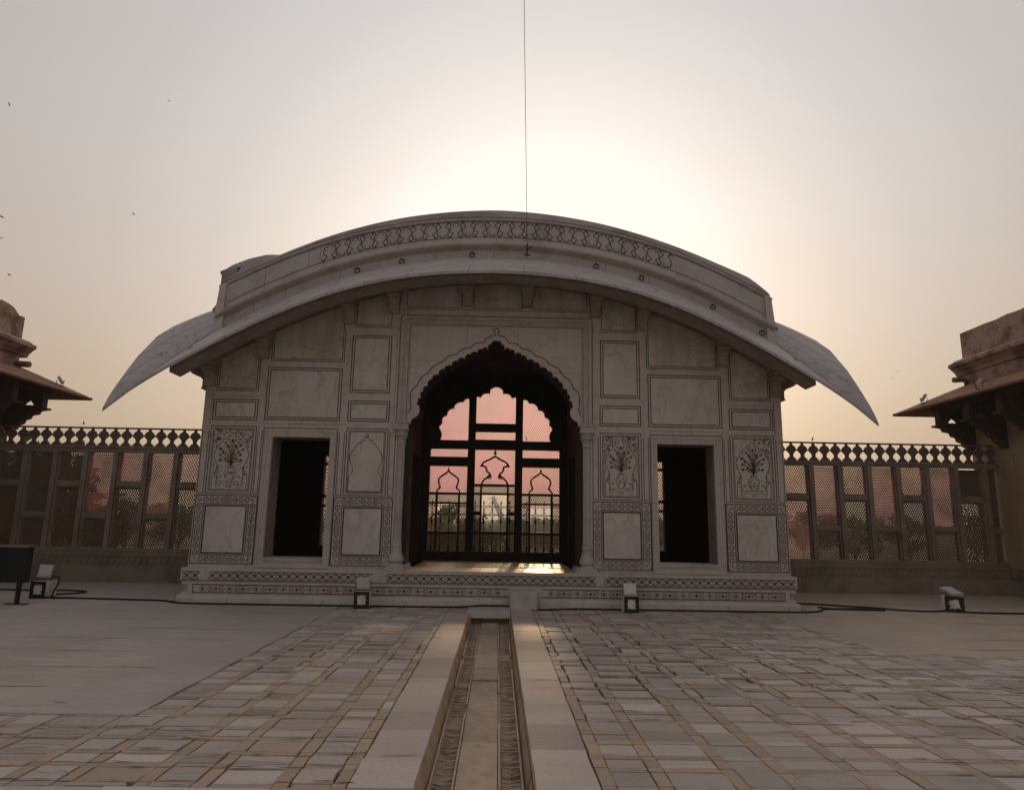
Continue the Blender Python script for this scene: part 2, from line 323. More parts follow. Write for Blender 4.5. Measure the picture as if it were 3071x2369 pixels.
# paving bed with a gap for the water channel (channel x -.37..+.37, y < -.9)
m = MB()
m.box(-14.5, -.375, -14, -.02, -.335, -.028); m.box(.365, 14.5, -14, -.02, -.335, -.028)
struct(m.build('paving_bed', 'gap'))
def in_screed(x, y):
    if x < -2.86 + .02*math.sin(y*3) and y > -7.88: return True
    if x > 5.55 + max(0, -(y + 1.9))*.03 and y > -4.35 - max(0, (x - 5.2))*.12: return True
    return False
m = MB()
def wob(a, b, n, amp, seed):
    """points from a to b with small perpendicular noise"""
    d = Vector((b[0] - a[0], b[1] - a[1])); nr = Vector((-d.y, d.x)).normalized(); r = []
    for i in range(n):
        t = i/n; e = 0 if i == 0 else noise.noise(Vector((a[0]*3 + d.x*t*3, a[1]*3 + d.y*t*3, seed)))*amp
        r.append((a[0] + d.x*t + nr.x*e, a[1] + d.y*t + nr.y*e))
    return r
def slab(m, x0, x1, y0, y1, wear, mi, seed, top=0.0):
    r = rng
    j = lambda: r.uniform(.001, .004) + wear*r.random()**3*.035
    x0 += j(); x1 -= j(); y0 += j(); y1 -= j()
    if x1 - x0 < .02 or y1 - y0 < .02: return
    c = [(x0, y0), (x1, y0), (x1, y1), (x0, y1)]
    if wear > .3 and r.random() < wear*.6:
        k = r.randrange(4); cx, cy = (x0 + x1)/2, (y0 + y1)/2; q = r.uniform(.02, .09)
        c[k] = (c[k][0] + (cx - c[k][0])*q*2, c[k][1] + (cy - c[k][1])*q*3)
    amp = .006 + .05*wear
    poly = []
    for i in range(4): poly += wob(c[i], c[(i + 1) % 4], 5, amp*(.3 + r.random()), seed + i)
    m.m = mi; m.cur = min(1, max(0, r.gauss(.6, .17)))
    z = top - r.random()**2*.008*(1 + 2*wear); tx, ty = r.gauss(0, .004), r.gauss(0, .012*(.4 + wear))
    parts = [poly]
    if (x1 - x0) > .2 and r.random() < .12 + .65*wear:      # cracked across
        f = r.uniform(.25, .75); ym = y0 + (y1 - y0)*f
        cr = [(x0 + (x1 - x0)*t, ym + (r.random() - .5)*.05 + (t - .5)*r.uniform(-.06, .06)) for t in lin(0, 1, 7)]
        gp = .003 + wear*r.random()*.012
        lo = [p for p in poly if p[1] < ym - .015]; hi = [p for p in poly if p[1] > ym + .015]
        if len(lo) > 3 and len(hi) > 3:
            mid = lambda s: [(px, py + s*gp/2) for px, py in cr]
            lo2 = [(x0, y0)] + [p for p in poly[1:5]] + [(x1, y0)] + [(x1, cr[-1][1] - gp/2)] + mid(-1)[::-1]
            hi2 = mid(1) + [(x1, y1)] + [(x0, y1)]
            parts = [lo2, hi2]
    for pi, pl in enumerate(parts):
        cx = sum(p[0] for p in pl)/len(pl); cy = sum(p[1] for p in pl)/len(pl)
        if pi: m.cur = min(1, max(0, m.cur + r.gauss(0, .1)))
        bev = .006
        o = len(m.v); n = len(pl)
        for q, dz in ((1, -.005), (.985, 0)):
            for px, py in pl: m.v.append((cx + (px - cx)*q, cy + (py - cy)*q, z + dz + tx*(px - cx) + ty*(py - cy)))
        for px, py in pl: m.v.append((px, py, z - .04))
        for i in range(n):
            k = (i + 1) % n
            m.face([o + 2*n + i, o + 2*n + k, o + k, o + i]); m.face([o + i, o + k, o + n + k, o + n + i])
        m.face([o + n + i for i in range(n)])
cols = []
for sgn in (-1, 1):
    x = .79
    seq = [(.095, 1), (.265, 0), (.10, 1), (.39, 0)]
    i = 0
    while x < 13.5:
        w_, t_ = seq[i % 4]; cols.append((sgn*x, sgn*(x + w_), t_) if sgn > 0 else (-(x + w_), -x, t_)); x += w_; i += 1
rows = []; y = -9.42; i = 0
seq = [(.08, 1), (.25, 0), (.08, 1), (.165, 0)]
while y < -.32:
    w_, t_ = seq[i % 4]; rows.append((y, min(y + w_, -.26), t_)); y += w_; i += 1
def tan_(x, y, d=0): return 1 if rng.random() < max(.22, min(1, 1 - (y + (7.6 if x < 0 else 8.2))*.24)) - d else 0
for (xa, xb, ct) in cols:
    for (ya, yb, rt_) in rows:
        xm, ym = (xa + xb)/2, (ya + yb)/2
        if in_screed(xm, ym): continue
        if abs(xm) > 8.5 and ym > -4: continue
        nz_ = noise.noise(Vector((xm*.35, ym*.3, 3.1)))*.5 + .5
        wear = max(0, min(1, (nz_ - .42)*2.2 + (.28 if xm > 1.2 else .06) + (.16 if ym > -8 else -.05)))
        if ct and not rt_:      # strip piece beside a paver: long strips joined
            slab(m, xa, xb, ya, yb, wear*.5, tan_(xm, ym), 5)
        elif ct and rt_: slab(m, xa, xb, ya, yb, wear*.5, tan_(xm, ym), 6)
        elif rt_:
            if rng.random() < wear*.55: continue_merge = True
            slab(m, xa, xb, ya, yb, wear*.8, tan_(xm, ym, .15), 7)
        else: slab(m, xa, xb, ya, yb, wear, 0 if rng.random() > .03 else 1, 8)
# transverse marble border in front, extending under the camera
for (ya, yb) in ((-9.86, -9.42), (-10.4, -9.86), (-11.0, -10.4), (-11.7, -11.0), (-12.5, -11.7), (-13.9, -12.5)):
    for sgn in (-1, 1):
        x = .385
        while x < 13.8:
            w_ = rng.uniform(.7, 1.2)
            a, b = (x, min(x + w_, 14)); slab(m, *((a, b) if sgn > 0 else (-b, -a)), ya, yb, .05, 0, 9); x += w_
# slabs flanking the channel
for sgn, js in ((-1, [-9.42, -8.88, -8.21, -7.72, -7.06, -6.36, -5.36, -4.6, -3.90, -3.1, -2.2, -1.3, -.27]), (1, [-9.42, -8.65, -8.04, -7.4, -6.94, -6.43, -5.5, -4.8, -4.06, -3.2, -2.3, -1.4, -.27])):
    for a, b in zip(js, js[1:]): slab(m, *((.375, .785) if sgn > 0 else (-.785, -.375)), a, b, .05, 0, 11, .004)
o = m.build('paving', ['tile', 'band'], fixn=True); struct(o)
m = MB(); r = random.Random(31)
def crack(x, y, ln_, wd, dx, z):
    n = 7; up_ = []; dn = []
    for i in range(n):
        t = i/(n - 1); e = math.sin(math.pi*t)**.7*wd*(.5 + r.random()); px = x + ln_*t + dx*t*.2; py = y + dx*t + r.uniform(-.006, .006)
        up_.append((px, py + e*.5, z)); dn.append((px, py - e*.5, z))
    o = len(m.v); m.v += up_ + dn[::-1]; m.face(range(o, o + 2*n))
for i in range(120):      # faint joints between the cement slabs
    if r.random() < .5: x = r.uniform(-9.5, -3.6); y = r.choice([-7.0, -6.1, -5.2, -4.3, -3.4, -2.5, -1.6, -.7, .2, 1.1]); crack(x, y, r.uniform(.5, 1.4), .010, r.uniform(-.01, .01), .0045)
    else: x = r.uniform(6.3, 11); y = r.choice([-4.3, -3.4, -2.5, -1.6, -.7, .2, 1.1]); crack(x, y, r.uniform(.5, 1.4), .010, r.uniform(-.01, .01), .0045)
for i in range(2300):
    x = r.uniform(-9, 11); y = -.8 - 8.6*r.random()
    if abs(x) < .4: continue
    scr = in_screed(x, y) and in_screed(x + .2, y)
    if not scr and in_screed(x, y): continue
    wz = noise.noise(Vector((x*.35, y*.3, 3.1)))*.5 + .5
    if scr and r.random() > .22: continue
    if not scr and r.random() > .35 + 1.2*(wz - .4): continue
    if abs(x) < .8 and r.random() > .15: continue
    if scr: crack(x, y, r.uniform(.05, .25), r.uniform(.003, .010), r.uniform(-.04, .04), .0065)
    else:
        y = min(rows, key=lambda q: abs(q[0] - y))[0] + r.gauss(0, .010)
        crack(x, y, r.uniform(.08, .34), r.uniform(.004, .013), r.uniform(-.018, .018), .0065)
struct(m.build('paving_cracks', 'gap', fixn=False))
# smooth screed areas (sheets laid on the paving bed)
def sheet(name, poly, z, mat, th=.03):
    m = MB(); m.plate(poly, [], z, z - th, 'z'); return struct(m.build(name, mat))
ed = [(-2.86 - .012*math.sin(y*5.1) - .015*noise.noise(Vector((0, y*2, 0))), y) for y in lin(-7.9, -.45, 40)]
fr = [(x, -7.9 + .02*noise.noise(Vector((x*2, 1, 0)))) for x in lin(-14.2, -2.9, 30)]
sheet('cement_floor', fr + ed + [(-2.86, -.02), (-6.3, -.02), (-6.3, 4.6), (-14.2, 4.6)], .002, 'screed')
ed = [(5.2 + max(0, -(y + 1.9))*.03 + .22*noise.noise(Vector((3, y*1.7, 0))), y) for y in lin(-.27, -4.7, 60)]
fr = [(x, -4.72 - (x - 5.2)*.12 + .30*noise.noise(Vector((x*1.6, 5, 0)))) for x in lin(5.4, 14.2, 70)]
sheet('cement_floor', [(14.2, 4.6), (6.3, 4.6), (6.3, -.02), (5.2, -.02)] + ed + fr, .002, 'screed_warm')
sheet('courtyard_floor', [(-40, -60), (40, -60), (40, -14.0), (-40, -14.0)], -.004, 'screed')
sheet('courtyard_floor', [(-40, -14.0), (-14.2, -14.0), (-14.2, 4.8), (-40, 4.8)], -.004, 'screed')
sheet('courtyard_floor', [(14.2, -14.0), (40, -14.0), (40, 4.8), (14.2, 4.8)], -.004, 'screed')
# ---- the sunken water channel
m = MB()
m.cur = .5
for sgn in (-1, 1):      # wall stones, slightly irregular
    y = -13.9
    while y < -1.0:
        l_ = rng.uniform(.5, 1.1); b = min(y + l_, -.95); x = (.372 + rng.uniform(-.006, .006))
        a0, a1 = (x, x + .05) if sgn > 0 else (-x - .05, -x)
        top = .355 if sgn > 0 else -.355
        m.plate([(sgn*(.372), -.02), (sgn*(.345 + rng.uniform(-.008, .008)), -.10), (sgn*(.335), -.30), (sgn*.44, -.30), (sgn*.44, -.02)], [], y + .004, b - .004, 'y')
        y = b
o = m.build('channel_wall', 'chan_wall'); struct(o)
m = MB()
m.m = 0
y = -13.9
while y < -1.0:          # central smooth slabs
    l_ = rng.uniform(.45, 1.1); b = min(y + l_, -.95); m.cur = rng.uniform(.3, .95)
    z = -.175 + rng.uniform(-.004, .004) + (.018 if -5.75 < y < -5.0 else 0)
    m.plate([(-.15, y + .004), (.14, y + .004), (.14, b - .004), (-.15, b - .004)], [], z, z - .03, 'z'); y = b
for x in (-.165, .155, -.325, .315):      # thin marble fillets
    y = -13.9
    while y < -1.2:
        b = y + rng.uniform(.3, .9); m.cur = rng.uniform(.6, 1)
        if rng.random() < .82: m.box(x - .007, x + .007, y, b - .006, -.29, -.158 + rng.uniform(-.006, .002))
        y = b
for sgn in (-1, 1):      # carved chevron ripples beside it, many broken away
    y = -13.8
    while y < -1.4:
        st = rng.uniform(.034, .044); k = noise.noise(Vector((sgn*3, y*1.3, 2)))
        if k > -.22 and rng.random() < .86:
            xa, xb = (.175, .305); xm = (xa + xb)/2 + rng.uniform(-.015, .015); d = rng.uniform(.02, .05); t_ = rng.uniform(.008, .014)
            m.cur = rng.uniform(.4, 1); zt = -.168 + rng.uniform(-.014, .006)
            P = [(sgn*xa, y), (sgn*xm, y - d), (sgn*xb, y + rng.uniform(-.01, .01)), (sgn*xb, y + t_), (sgn*xm, y - d + t_), (sgn*xa, y + t_)]
            if rng.random() < .3: P = [P[0], P[1], P[4], P[5]]
            m.plate(P, [], zt, zt - .03, 'z')
        y += st
o = m.build('channel_floor', 'chan'); struct(o)
m = MB(); m.box(-.37, .36, -13.9, -.9, -.335, -.19); m.box(-.37, .36, -1.0, -.9, -.30, -.02)
struct(m.build('channel_bed', 'chan'))
# flat ground far below the fort and beyond it
m = MB(); m.box(-2500, 2500, 4.9, 3500, -12.6, -12)
struct(m.build('far_ground', 'far'))

# ================================================================== PAVILION
pav = thing('marble_pavilion', 'white marble pavilion with a curved drooping roof, inlaid front and dark cusped central arch', 'pavilion', (0, 2, 0))
eo = evenpoly([(0, 6.47), (.6, 6.46), (1.13, 6.42), (1.92, 6.34), (2.5, 6.19), (3.45, 5.87), (4.4, 5.47), (5.2, 5.03), (5.9, 4.64), (6.6, 4.16), (7.34, 3.57)], 4)
ei = evenpoly([(0, 7.28), (1.1, 7.23), (2.1, 7.07), (2.9, 6.90), (3.9, 6.54), (5.0, 6.03), (5.95, 5.50)], 3)
so_ = interp([(-1.3, 3.57), (-1.15, 3.83), (-.97, 4.06), (-.63, 4.47), (-.3, 4.84), (.03, 5.14), (.33, 5.42), (1.0, 5.85), (1.5, 6.03), (2, 6.1), (2.5, 6.03), (3, 5.85), (3.67, 5.42), (3.97, 5.14), (4.63, 4.47), (5.3, 3.57)])
def si(y): return 5.50 + 1.22*max(0, math.sin(math.pi*min(4, max(0, y))/4))**.85
def si2(y): return 5.50 + .50*max(0, math.sin(math.pi*min(4, max(0, y))/4))**.85
ft = evenpoly([(0, 6.68), (.76, 6.66), (1.5, 6.56), (1.95, 6.49), (2.26, 6.42), (2.97, 6.23), (3.29, 6.11), (4.67, 5.53), (5.05, 5.30), (5.76, 4.91)], 3)
# ---- arch outline (inner edge), half: apex to spring
def scallops(B, k, amp):
    pts = []
    for (a, b) in zip(B, B[1:]):
        A = Vector(a); D_ = Vector(b) - A; nr = Vector((-D_.y, D_.x)).normalized()
        if nr.dot(Vector((A.x, A.y - 3.6))) < 0: nr = -nr
        for j in range(k):
            for i in range(5):
                t = (j + i/5)/k; e = math.sin(math.pi*i/5)**.55*amp + .034*math.sin(math.pi*t)**.6
                pts.append(tuple(A + D_*t + nr*e))
    pts.append(tuple(B[-1])); return pts
def arch_half(B, k, amp, tail): return scallops(B, k, amp) + tail
B = [(0, 5.41), (.17, 5.24), (.40, 5.155), (.66, 5.02), (.94, 4.86), (1.21, 4.66), (1.42, 4.42), (1.55, 4.16), (1.585, 3.98)]
H = arch_half(B, 2, .036, [(1.575, 3.88), (1.60, 3.80), (1.66, 3.74), (1.73, 3.71), (1.745, 3.65), (1.745, 3.60)])
H[0] = (0, 5.435)
def full(H): return [(-x, z) for x, z in H[::-1]] + [(x, z) for x, z in H[1:]]
arch1 = full(H) + [(2.0, 3.60), (2.0, .64), (-2.0, .64), (-2.0, 3.60)]
arch2 = full([(x*.985 if z > 3.7 else 1.74, z - .03) for x, z in H]) + [(1.74, .60), (-1.74, .60)]
door = lambda s: [(s*3.385, .86), (s*4.57, .86), (s*4.57, 3.28), (s*3.385, 3.28)]
topw = [(x, ei(x) - .12) for x in lin(-6.03, 6.03, 61)]
outer = [(6.03, .64)] + [(-6.03, .64)] + topw
outer = [(-6.03, .64)] + topw + [(6.03, .64)]
holes = [arch1, door(-1), door(1)]
# bottom edge of arch hole must not touch the outer edge: lift sill a little above the wall foot
outer = [(-6.03, .56)] + topw + [(6.03, .56)]
m = MB(); m.plate(outer, holes, 0, .07)
m.build('front_wall', 'marble', pav)
for s in (-1, 1):
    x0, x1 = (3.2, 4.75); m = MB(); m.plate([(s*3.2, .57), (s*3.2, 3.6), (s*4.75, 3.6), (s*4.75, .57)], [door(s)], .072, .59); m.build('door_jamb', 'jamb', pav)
outer2 = [(-6.03, .56)] + topw + [(6.03, .56)]
dh = lambda s: [(s*3.195, .565), (s*4.755, .565), (s*4.755, 3.605), (s*3.195, 3.605)]
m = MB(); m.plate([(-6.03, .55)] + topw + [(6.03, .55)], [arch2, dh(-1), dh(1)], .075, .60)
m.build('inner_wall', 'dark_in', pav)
# ---- carved field panels (thin slabs set within the inlay lines) and inlay lines
YP, YI = -.004, -.008
def wall_panel(mesh_fn, inlay_fn, mat='marble_panel', name='wall_panel'):
    m = MB(); mesh_fn(m); o = m.build(name, mat, pav)
    q = MB(); inlay_fn(q); q.build('inlay_line', 'inlay', o, fixn=False)
    return o
def dbl(ln, x0, x1, z0, z1, d=.05, wo=.016, wi=.016):
    ln.rect(x0, x1, z0, z1, wo, YI); ln.rect(x0 + d, x1 - d, z0 + d, z1 - d, wi, YI)
lines = MB()
NICHE = {}
for s in (-1, 1):
    X = lambda a, b: (min(s*a, s*b), max(s*a, s*b))
    for (a, b, z0, z1) in ((2.20, 3.05, 3.64, 4.06), (4.92, 5.83, 3.62, 4.04), (3.22, 4.76, 3.64, 4.74), (2.22, 3.04, 4.24, 5.47)):
        x0, x1 = X(a, b)
        wall_panel(lambda m: m.box(x0 + .056, x1 - .056, YP, .01, z0 + .056, z1 - .056), lambda q: dbl(q, x0, x1, z0, z1))
    for (a, b) in ((2.20, 3.05), (4.91, 5.83)):
        x0, x1 = X(a, b)
        def fr(q):
            q.rect(x0, x1, 2.115, 3.485, .013, YI); q.rect(x0 + .05, x1 - .05, 2.165, 3.435, .010, YI); q.rect(x0 + .075, x1 - .075, 2.19, 3.41, .008, YI)
        NICHE[s*(1 if a < 3 else 2)] = wall_panel(lambda m: m.box(x0 + .08, x1 - .08, YP, .01, 2.195, 3.405), fr, name='niche_panel')
    for (a, b) in ((2.045, 2.155), (3.095, 3.20), (4.785, 4.87), (5.875, 6.0)):
        x0, x1 = X(a, b); lines.ribbon([(x0, 3.40), (x0, 2.115), (x1, 2.115), (x1, 3.40)], .011, YI)
    x0, x1 = X(3.235, 4.75); lines.ribbon([(x0, .72), (x0, 3.465), (x1, 3.465), (x1, .72)], .011, YI)
    for (a, b, z0) in ((4.94, 5.80, 4.235), (3.20, 4.72, 4.885), (2.20, 3.02, 5.66)):
        x0, x1 = X(a, b); xs = lin(x0 + .045, x1 - .045, 16)
        def li(q):
            q.ribbon([(x0 + .04, ft(x0)), (x0 + .04, z0 + .045), (x1 - .04, z0 + .045), (x1 - .04, ft(x1))], .013, YI)
            q.ribbon([(x0, z0 + .7), (x0, z0), (x1, z0), (x1, z0 + .7)] if a > 3.1 else [(x0, z0), (x1, z0)], .013, YI)
            q.ribbon([(x, ft(x) + .006) for x in xs], .013, YI)
        wall_panel(lambda m: m.plate([(x0 + .05, z0 + .05), (x1 - .05, z0 + .05)] + [(x, ft(x)) for x in xs[::-1]], [], YP, .01), li, 'marble_high', 'upper_panel')
    lines.ribbon([(s*2.045, 2.16), (s*2.045, 5.60)], .010, YI)
    lines.ribbon([(s*5.87, 3.50), (s*5.87, 4.22)], .006, YI)
for (x0, x1) in ((-1.93, -.76), (-.50, .53), (.76, 1.93)):
    xs = lin(x0, x1, 14)
    def li(q): q.ribbon([(x0, ft(x0)), (x0, 6.135), (x1, 6.135), (x1, ft(x1))], .012, YI); q.ribbon([(x, ft(x) + .006) for x in xs], .013, YI)
    wall_panel(lambda m: m.plate([(x0, 6.14), (x1, 6.14)] + [(x, ft(x)) for x in xs[::-1]], [], YP, .01), li, 'marble_high', 'upper_panel')
lines.ribbon([(-2.03, 6.09), (2.03, 6.09)], .011, YI)
lines.ribbon([(-2.06, 5.60), (-2.04, 5.95), (2.04, 5.95), (2.06, 5.60)], .011, YI)
lines.build('inlay_line', 'inlay', pav, fixn=False)
lf = MB()
for (x0, x1, z) in ((-6, -5.86, 3.34), (2.06, 2.18, 3.36), (-5.95, -5.8, 3.90), (5.86, 6.0, 3.36), (-4.9, -3.2, 3.55), (3.2, 4.8, 3.55), (-6.0, -4.9, 4.12), (4.9, 6, 4.12), (-1.8, -1.05, 4.95), (1.0, 1.8, 4.75), (-2.04, -3.2, .69), (2.04, 3.2, .69)):
    lf.ribbon([(x0, z), (x1, z)], .005, YI)
for (x, z0, z1) in ((-4.0, 3.48, 3.63), (4.1, 3.48, 3.63), (-4.86, .66, 2.1), (4.78, .66, 2.1), (-2.1, 3.7, 5.9), (5.86, 3.5, 4.2), (-.62, 5.3, 5.7), (.45, 5.32, 5.7)):
    lf.ribbon([(x, z0), (x, z1)], .005, YI)
lf.build('slab_joint', 'inlay_soft', pav, fixn=False)

# ---- cusped outlines
def cusp_path(cx, z0, W, H_, n=4, amp=.09):
    """Mughal cusped-arch outline inside a box of half width W, foot at z0, height H_"""
    Bp = [(0, 1.0), (.16, .93), (.36, .885), (.56, .82), (.74, .74), (.88, .655), (.93, .60)]
    pts = []
    for a, b in zip(Bp, Bp[1:]):
        A = Vector(a); D_ = Vector(b) - A; nr = Vector((-D_.y, D_.x)).normalized()
        if nr.y < 0: nr = -nr
        if nr.dot(Vector((A.x, A.y - .4))) < 0: nr = -nr
        for i in range(5):
            t = i/5; pts.append(tuple(A + D_*t + nr*math.sin(math.pi*t)*amp*.42))
    pts += [(.93, .60), (.90, .55), (.82, .49), (.74, .43), (.71, .38), (.72, .345), (.80, .325), (.88, .295), (.92, .25), (.93, .20), (.93, 0)]
    return [(cx - x*W, z0 + z*H_) for x, z in pts[::-1]] + [(cx + x*W, z0 + z*H_) for x, z in pts[1:]]
# plain niche (left inner)
sf = MB()
sf.ribbon(cusp_path(-2.625, 2.20, .36, 1.10), .011, YI); sf.ribbon([(-2.985 + .0, 2.20), (-2.29, 2.20)], .008, YI)
sf.ribbon([(-2.625 + .028*math.cos(t), 3.345 + .035*math.sin(t)) for t in lin(0, 6.283, 10)], .009, YI)
sf.build('cusped_outline', 'inlay', NICHE[-1], fixn=False)
def vase_panel(cx, z0, W, H_, kind, par_):
    dk = MB(); rd = MB(); sf = MB(); gr = MB()
    r = random.Random(int(cx*100) + 5)
    line = sf if kind else sf
    line.ribbon(cusp_path(cx, z0, W, H_), .012, YI)
    dkb = dk if kind != 2 else sf; rdb = rd if kind != 2 else sf
    h = H_
    # vase on a tray
    vs = [(.045, .30), (.085, .30), (.055, .285), (.05, .275), (.12, .25), (.155, .205), (.13, .15), (.085, .11), (.06, .085), (.065, .075)]
    VP = [(cx - x*W*2.1, z0 + z*h*1.18 + .05) for x, z in vs]; VP2 = [(cx + x*W*2.1, z0 + z*h*1.18 + .05) for x, z in vs]
    sf.ribbon(VP, .012, YI); sf.ribbon(VP2, .012, YI); dkb.ribbon([VP[0], VP2[0]], .012, YI); sf.ribbon([VP[3], VP2[3]], .008, YI)
    tz = VP[-1][1] - .005
    dkb.ribbon([(cx - .52*W, tz), (cx + .52*W, tz)], .011, YI)
    sf.ribbon([(cx - .5*W, tz), (cx - .3*W, tz - .055), (cx + .3*W, tz - .055), (cx + .5*W, tz)], .007, YI)
    sf.ribbon([(cx - .16*W, tz - .10), (cx + .16*W, tz - .10)], .012, YI); sf.ribbon([(cx - .1*W, tz - .055), (cx - .12*W, tz - .1)], .007, YI); sf.ribbon([(cx + .1*W, tz - .055), (cx + .12*W, tz - .1)], .007, YI)
    for i in range(34):
        x = r.uniform(-.26, .26)*W; z = z0 + h*r.uniform(.16, .325)
        (rdb if i % 2 else dkb).disc(cx + x, z, r.uniform(.007, .013), YI - .001, 6)
    top = VP[0][1]
    heads = [(0, .86, .030), (-.20, .88, .018), (.18, .88, .018), (-.36, .82, .020), (.34, .83, .018), (-.22, .76, .028), (.20, .76, .030), (.46, .78, .026),
             (-.62, .71, .028), (.60, .70, .024), (-.46, .65, .026), (.36, .66, .02), (-.60, .60, .024), (.50, .61, .024), (-.58, .51, .028), (-.32, .53, .02), (.52, .51, .028), (.32, .53, .017)]
    for (hx, hz, hr) in heads:
        tx, tz_ = cx + hx*W, z0 + hz*h
        p0 = (cx, top); mid = (cx + hx*W*.10, top + (tz_ - top)*.72 + .01)
        pts = [tuple((Vector(p0)*(1 - t)**2 + Vector(mid)*2*t*(1 - t) + Vector((tx, tz_))*t*t)) for t in lin(0, 1, 8)]
        (gr if kind == 0 or kind == 1 else sf).ribbon(pts, .009, YI)
        (rdb if kind != 1 or r.random() < .3 else dkb).disc(tx, tz_, hr*1.3, YI - .002, 10, star=.32, ph=r.random())
        if kind != 2: dkb.disc(tx, tz_, hr*.4, YI - .003, 6)
        # leaves
        for q in (.35, .5, .65, .8, .95):
            lx, lz = pts[int(q*7)]; a = r.uniform(0, 6.28); ca, sa = math.cos(a)*.042, math.sin(a)*.042
            sf.blob([(lx, lz), (lx + ca*.6 - sa*.2, lz + sa*.6 + ca*.2), (lx + ca, lz + sa), (lx + ca*.5 + sa*.2, lz + sa*.5 - ca*.2)], YI - .001)
    # side plants
    for s in (-1, 1):
        bx = cx + s*.68*W
        pts = [(bx, z0 + .02*h), (bx + s*.02*W, z0 + .12*h), (bx + s*.0, z0 + .22*h), (bx + s*.03, z0 + .33*h)]
        sf.ribbon(pts, .009, YI)
        for (dx, dz, rr) in ((.02, .38, .026), (.14, .27, .022), (-.18, .22, .022), (-.20, .08, .017)):
            (rdb if kind != 2 else sf).disc(bx + s*dx*W, z0 + dz*h, rr, YI - .002, 8, star=.25, ph=r.random())
            sf.ribbon([(bx, z0 + (dz - .1)*h), (bx + s*dx*W, z0 + dz*h)], .006, YI)
        for i in range(12):
            z = z0 + h*r.uniform(.03, .34); a = r.uniform(-.7, 1.2); d = r.choice((-1, 1))
            sf.ribbon([(bx, z), (bx + d*.045*math.cos(a), z + .04*math.sin(a) + .008)], .006, YI)
    # spandrel foliage
    xs0 = cx - W*.98
    for i in range(230):
        x = r.uniform(-.96, .96); z = r.uniform(.62, 1.06)
        lim = 1.0 - .36*abs(x)**1.15
        if z < lim + .03 + (.03 if abs(x) < .5 else 0): continue
        if kind == 1 and x < 0 and z > .8: continue
        q = r.random()
        (rd if q < .25 and kind != 2 else dk if q < .45 else sf).disc(cx + x*W, z0 + z*h, r.uniform(.008, .019), YI - .001, 8, star=.35, ph=r.random())
        a = r.uniform(0, 6.28); sf.ribbon([(cx + x*W, z0 + z*h), (cx + x*W + .02*math.cos(a), z0 + z*h + .02*math.sin(a)), (cx + x*W + .035*math.cos(a + .8), z0 + z*h + .035*math.sin(a + .8))], .005, YI)
    for s in (-1, 1):
        for i in range(7):
            z = r.uniform(.34, .56); sf.disc(cx + s*r.uniform(.84, .93)*W, z0 + z*h, .011, YI - .001, 6, star=.3)
    for q, nm, mt in ((dk, 'dark_flower_inlay', 'inlay'), (rd, 'red_flower_inlay', 'inlay_red'), (sf, 'leaf_inlay', 'inlay_soft' if kind != 1 else 'inlay_brown'), (gr, 'stem_inlay', 'inlay_green' if kind == 0 else 'inlay')):
        if q.f: q.build(nm, mt, par_, fixn=False)
vase_panel(-5.37, 2.20, .375, 1.14, 0, NICHE[-2])
vase_panel(2.625, 2.20, .345, 1.14, 2, NICHE[1])
vase_panel(5.37, 2.20, .375, 1.14, 1, NICHE[2])
# ---- scrollwork borders of the four lower panels
def scroll(x0, z0, x1, z1, hw, mirror=False):
    """interlaced scroll along a segment (x0,z0)->(x1,z1), half width hw"""
    A = Vector((x0, z0)); D_ = Vector((x1, z1)) - A; Ln = D_.length; D_.normalize(); Nn = Vector((-D_.y, D_.x))
    n = max(2, round(Ln/.125)); u = Ln/n
    P = lambda s, t: tuple(A + D_*s + Nn*t)
    for i in range(n):
        s0 = i*u
        for sg in (-1, 1):
            sf_ = [P(s0 + u*t, sg*hw*.62*math.sin(math.pi*t)) for t in lin(0, 1, 8)]
            dks.ribbon(sf_, .0075, YI)
            dks.ribbon([P(s0 + u*(.5 + .30*math.cos(a)), sg*hw*(.42 + .30*math.sin(a))) for a in lin(-.6, 4.2, 8)], .006, YI)
        if i % 2 == 0:
            dks.disc(*P(s0 + u*.5, 0), .013, YI - .001, 8, star=.3)
        else:
            dks.ribbon([P(s0 + u*.30, -hw*.3), P(s0 + u*.30, hw*.3)], .007, YI); dks.ribbon([P(s0 + u*.70, -hw*.3), P(s0 + u*.70, hw*.3)], .007, YI)
            dks.ribbon([P(s0 + u*.30, 0), P(s0 + u*.70, 0)], .007, YI)
    for sg in (-1, 1): dks.disc(*P(Ln/2, sg*hw*.72), .012, YI - .001, 6)
for (x0, x1) in ((-6.0, -4.77), (-3.22, -2.04), (2.04, 3.22), (4.77, 6.0)):
    dks = MB(); m = MB(); m.box(x0 + .215, x1 - .215, YP, .01, .945, 1.855); po = m.build('dado_panel', 'marble_panel', pav)
    dks.rect(x0, x1, .73, 2.07, .016, YI); dks.rect(x0 + .165, x1 - .165, .895, 1.905, .014, YI); dks.rect(x0 + .205, x1 - .205, .935, 1.865, .026, YI)
    c = .083; a, b, z0, z1 = x0 + c, x1 - c, .73 + c, 2.07 - c
    scroll(a + .06, z0, b - .06, z0, .07); scroll(a + .06, z1, b - .06, z1, .07)
    scroll(a, z0 + .06, a, z1 - .06, .07); scroll(b, z0 + .06, b, z1 - .06, .07)
    for (qx, qz, sx, sz) in ((a, z0, -1, -1), (b, z0, 1, -1), (a, z1, -1, 1), (b, z1, 1, 1)):
        dks.disc(qx + sx*.045, qz + sz*.045, .015, YI - .001, 4); dks.ribbon([(qx + sx*.04, qz - sz*.03), (qx, qz - sz*.03), (qx, qz), (qx - sx*.03, qz), (qx - sx*.03, qz + sz*.04)], .009, YI)
    dks.build('scroll_inlay', 'inlay', po, fixn=False)
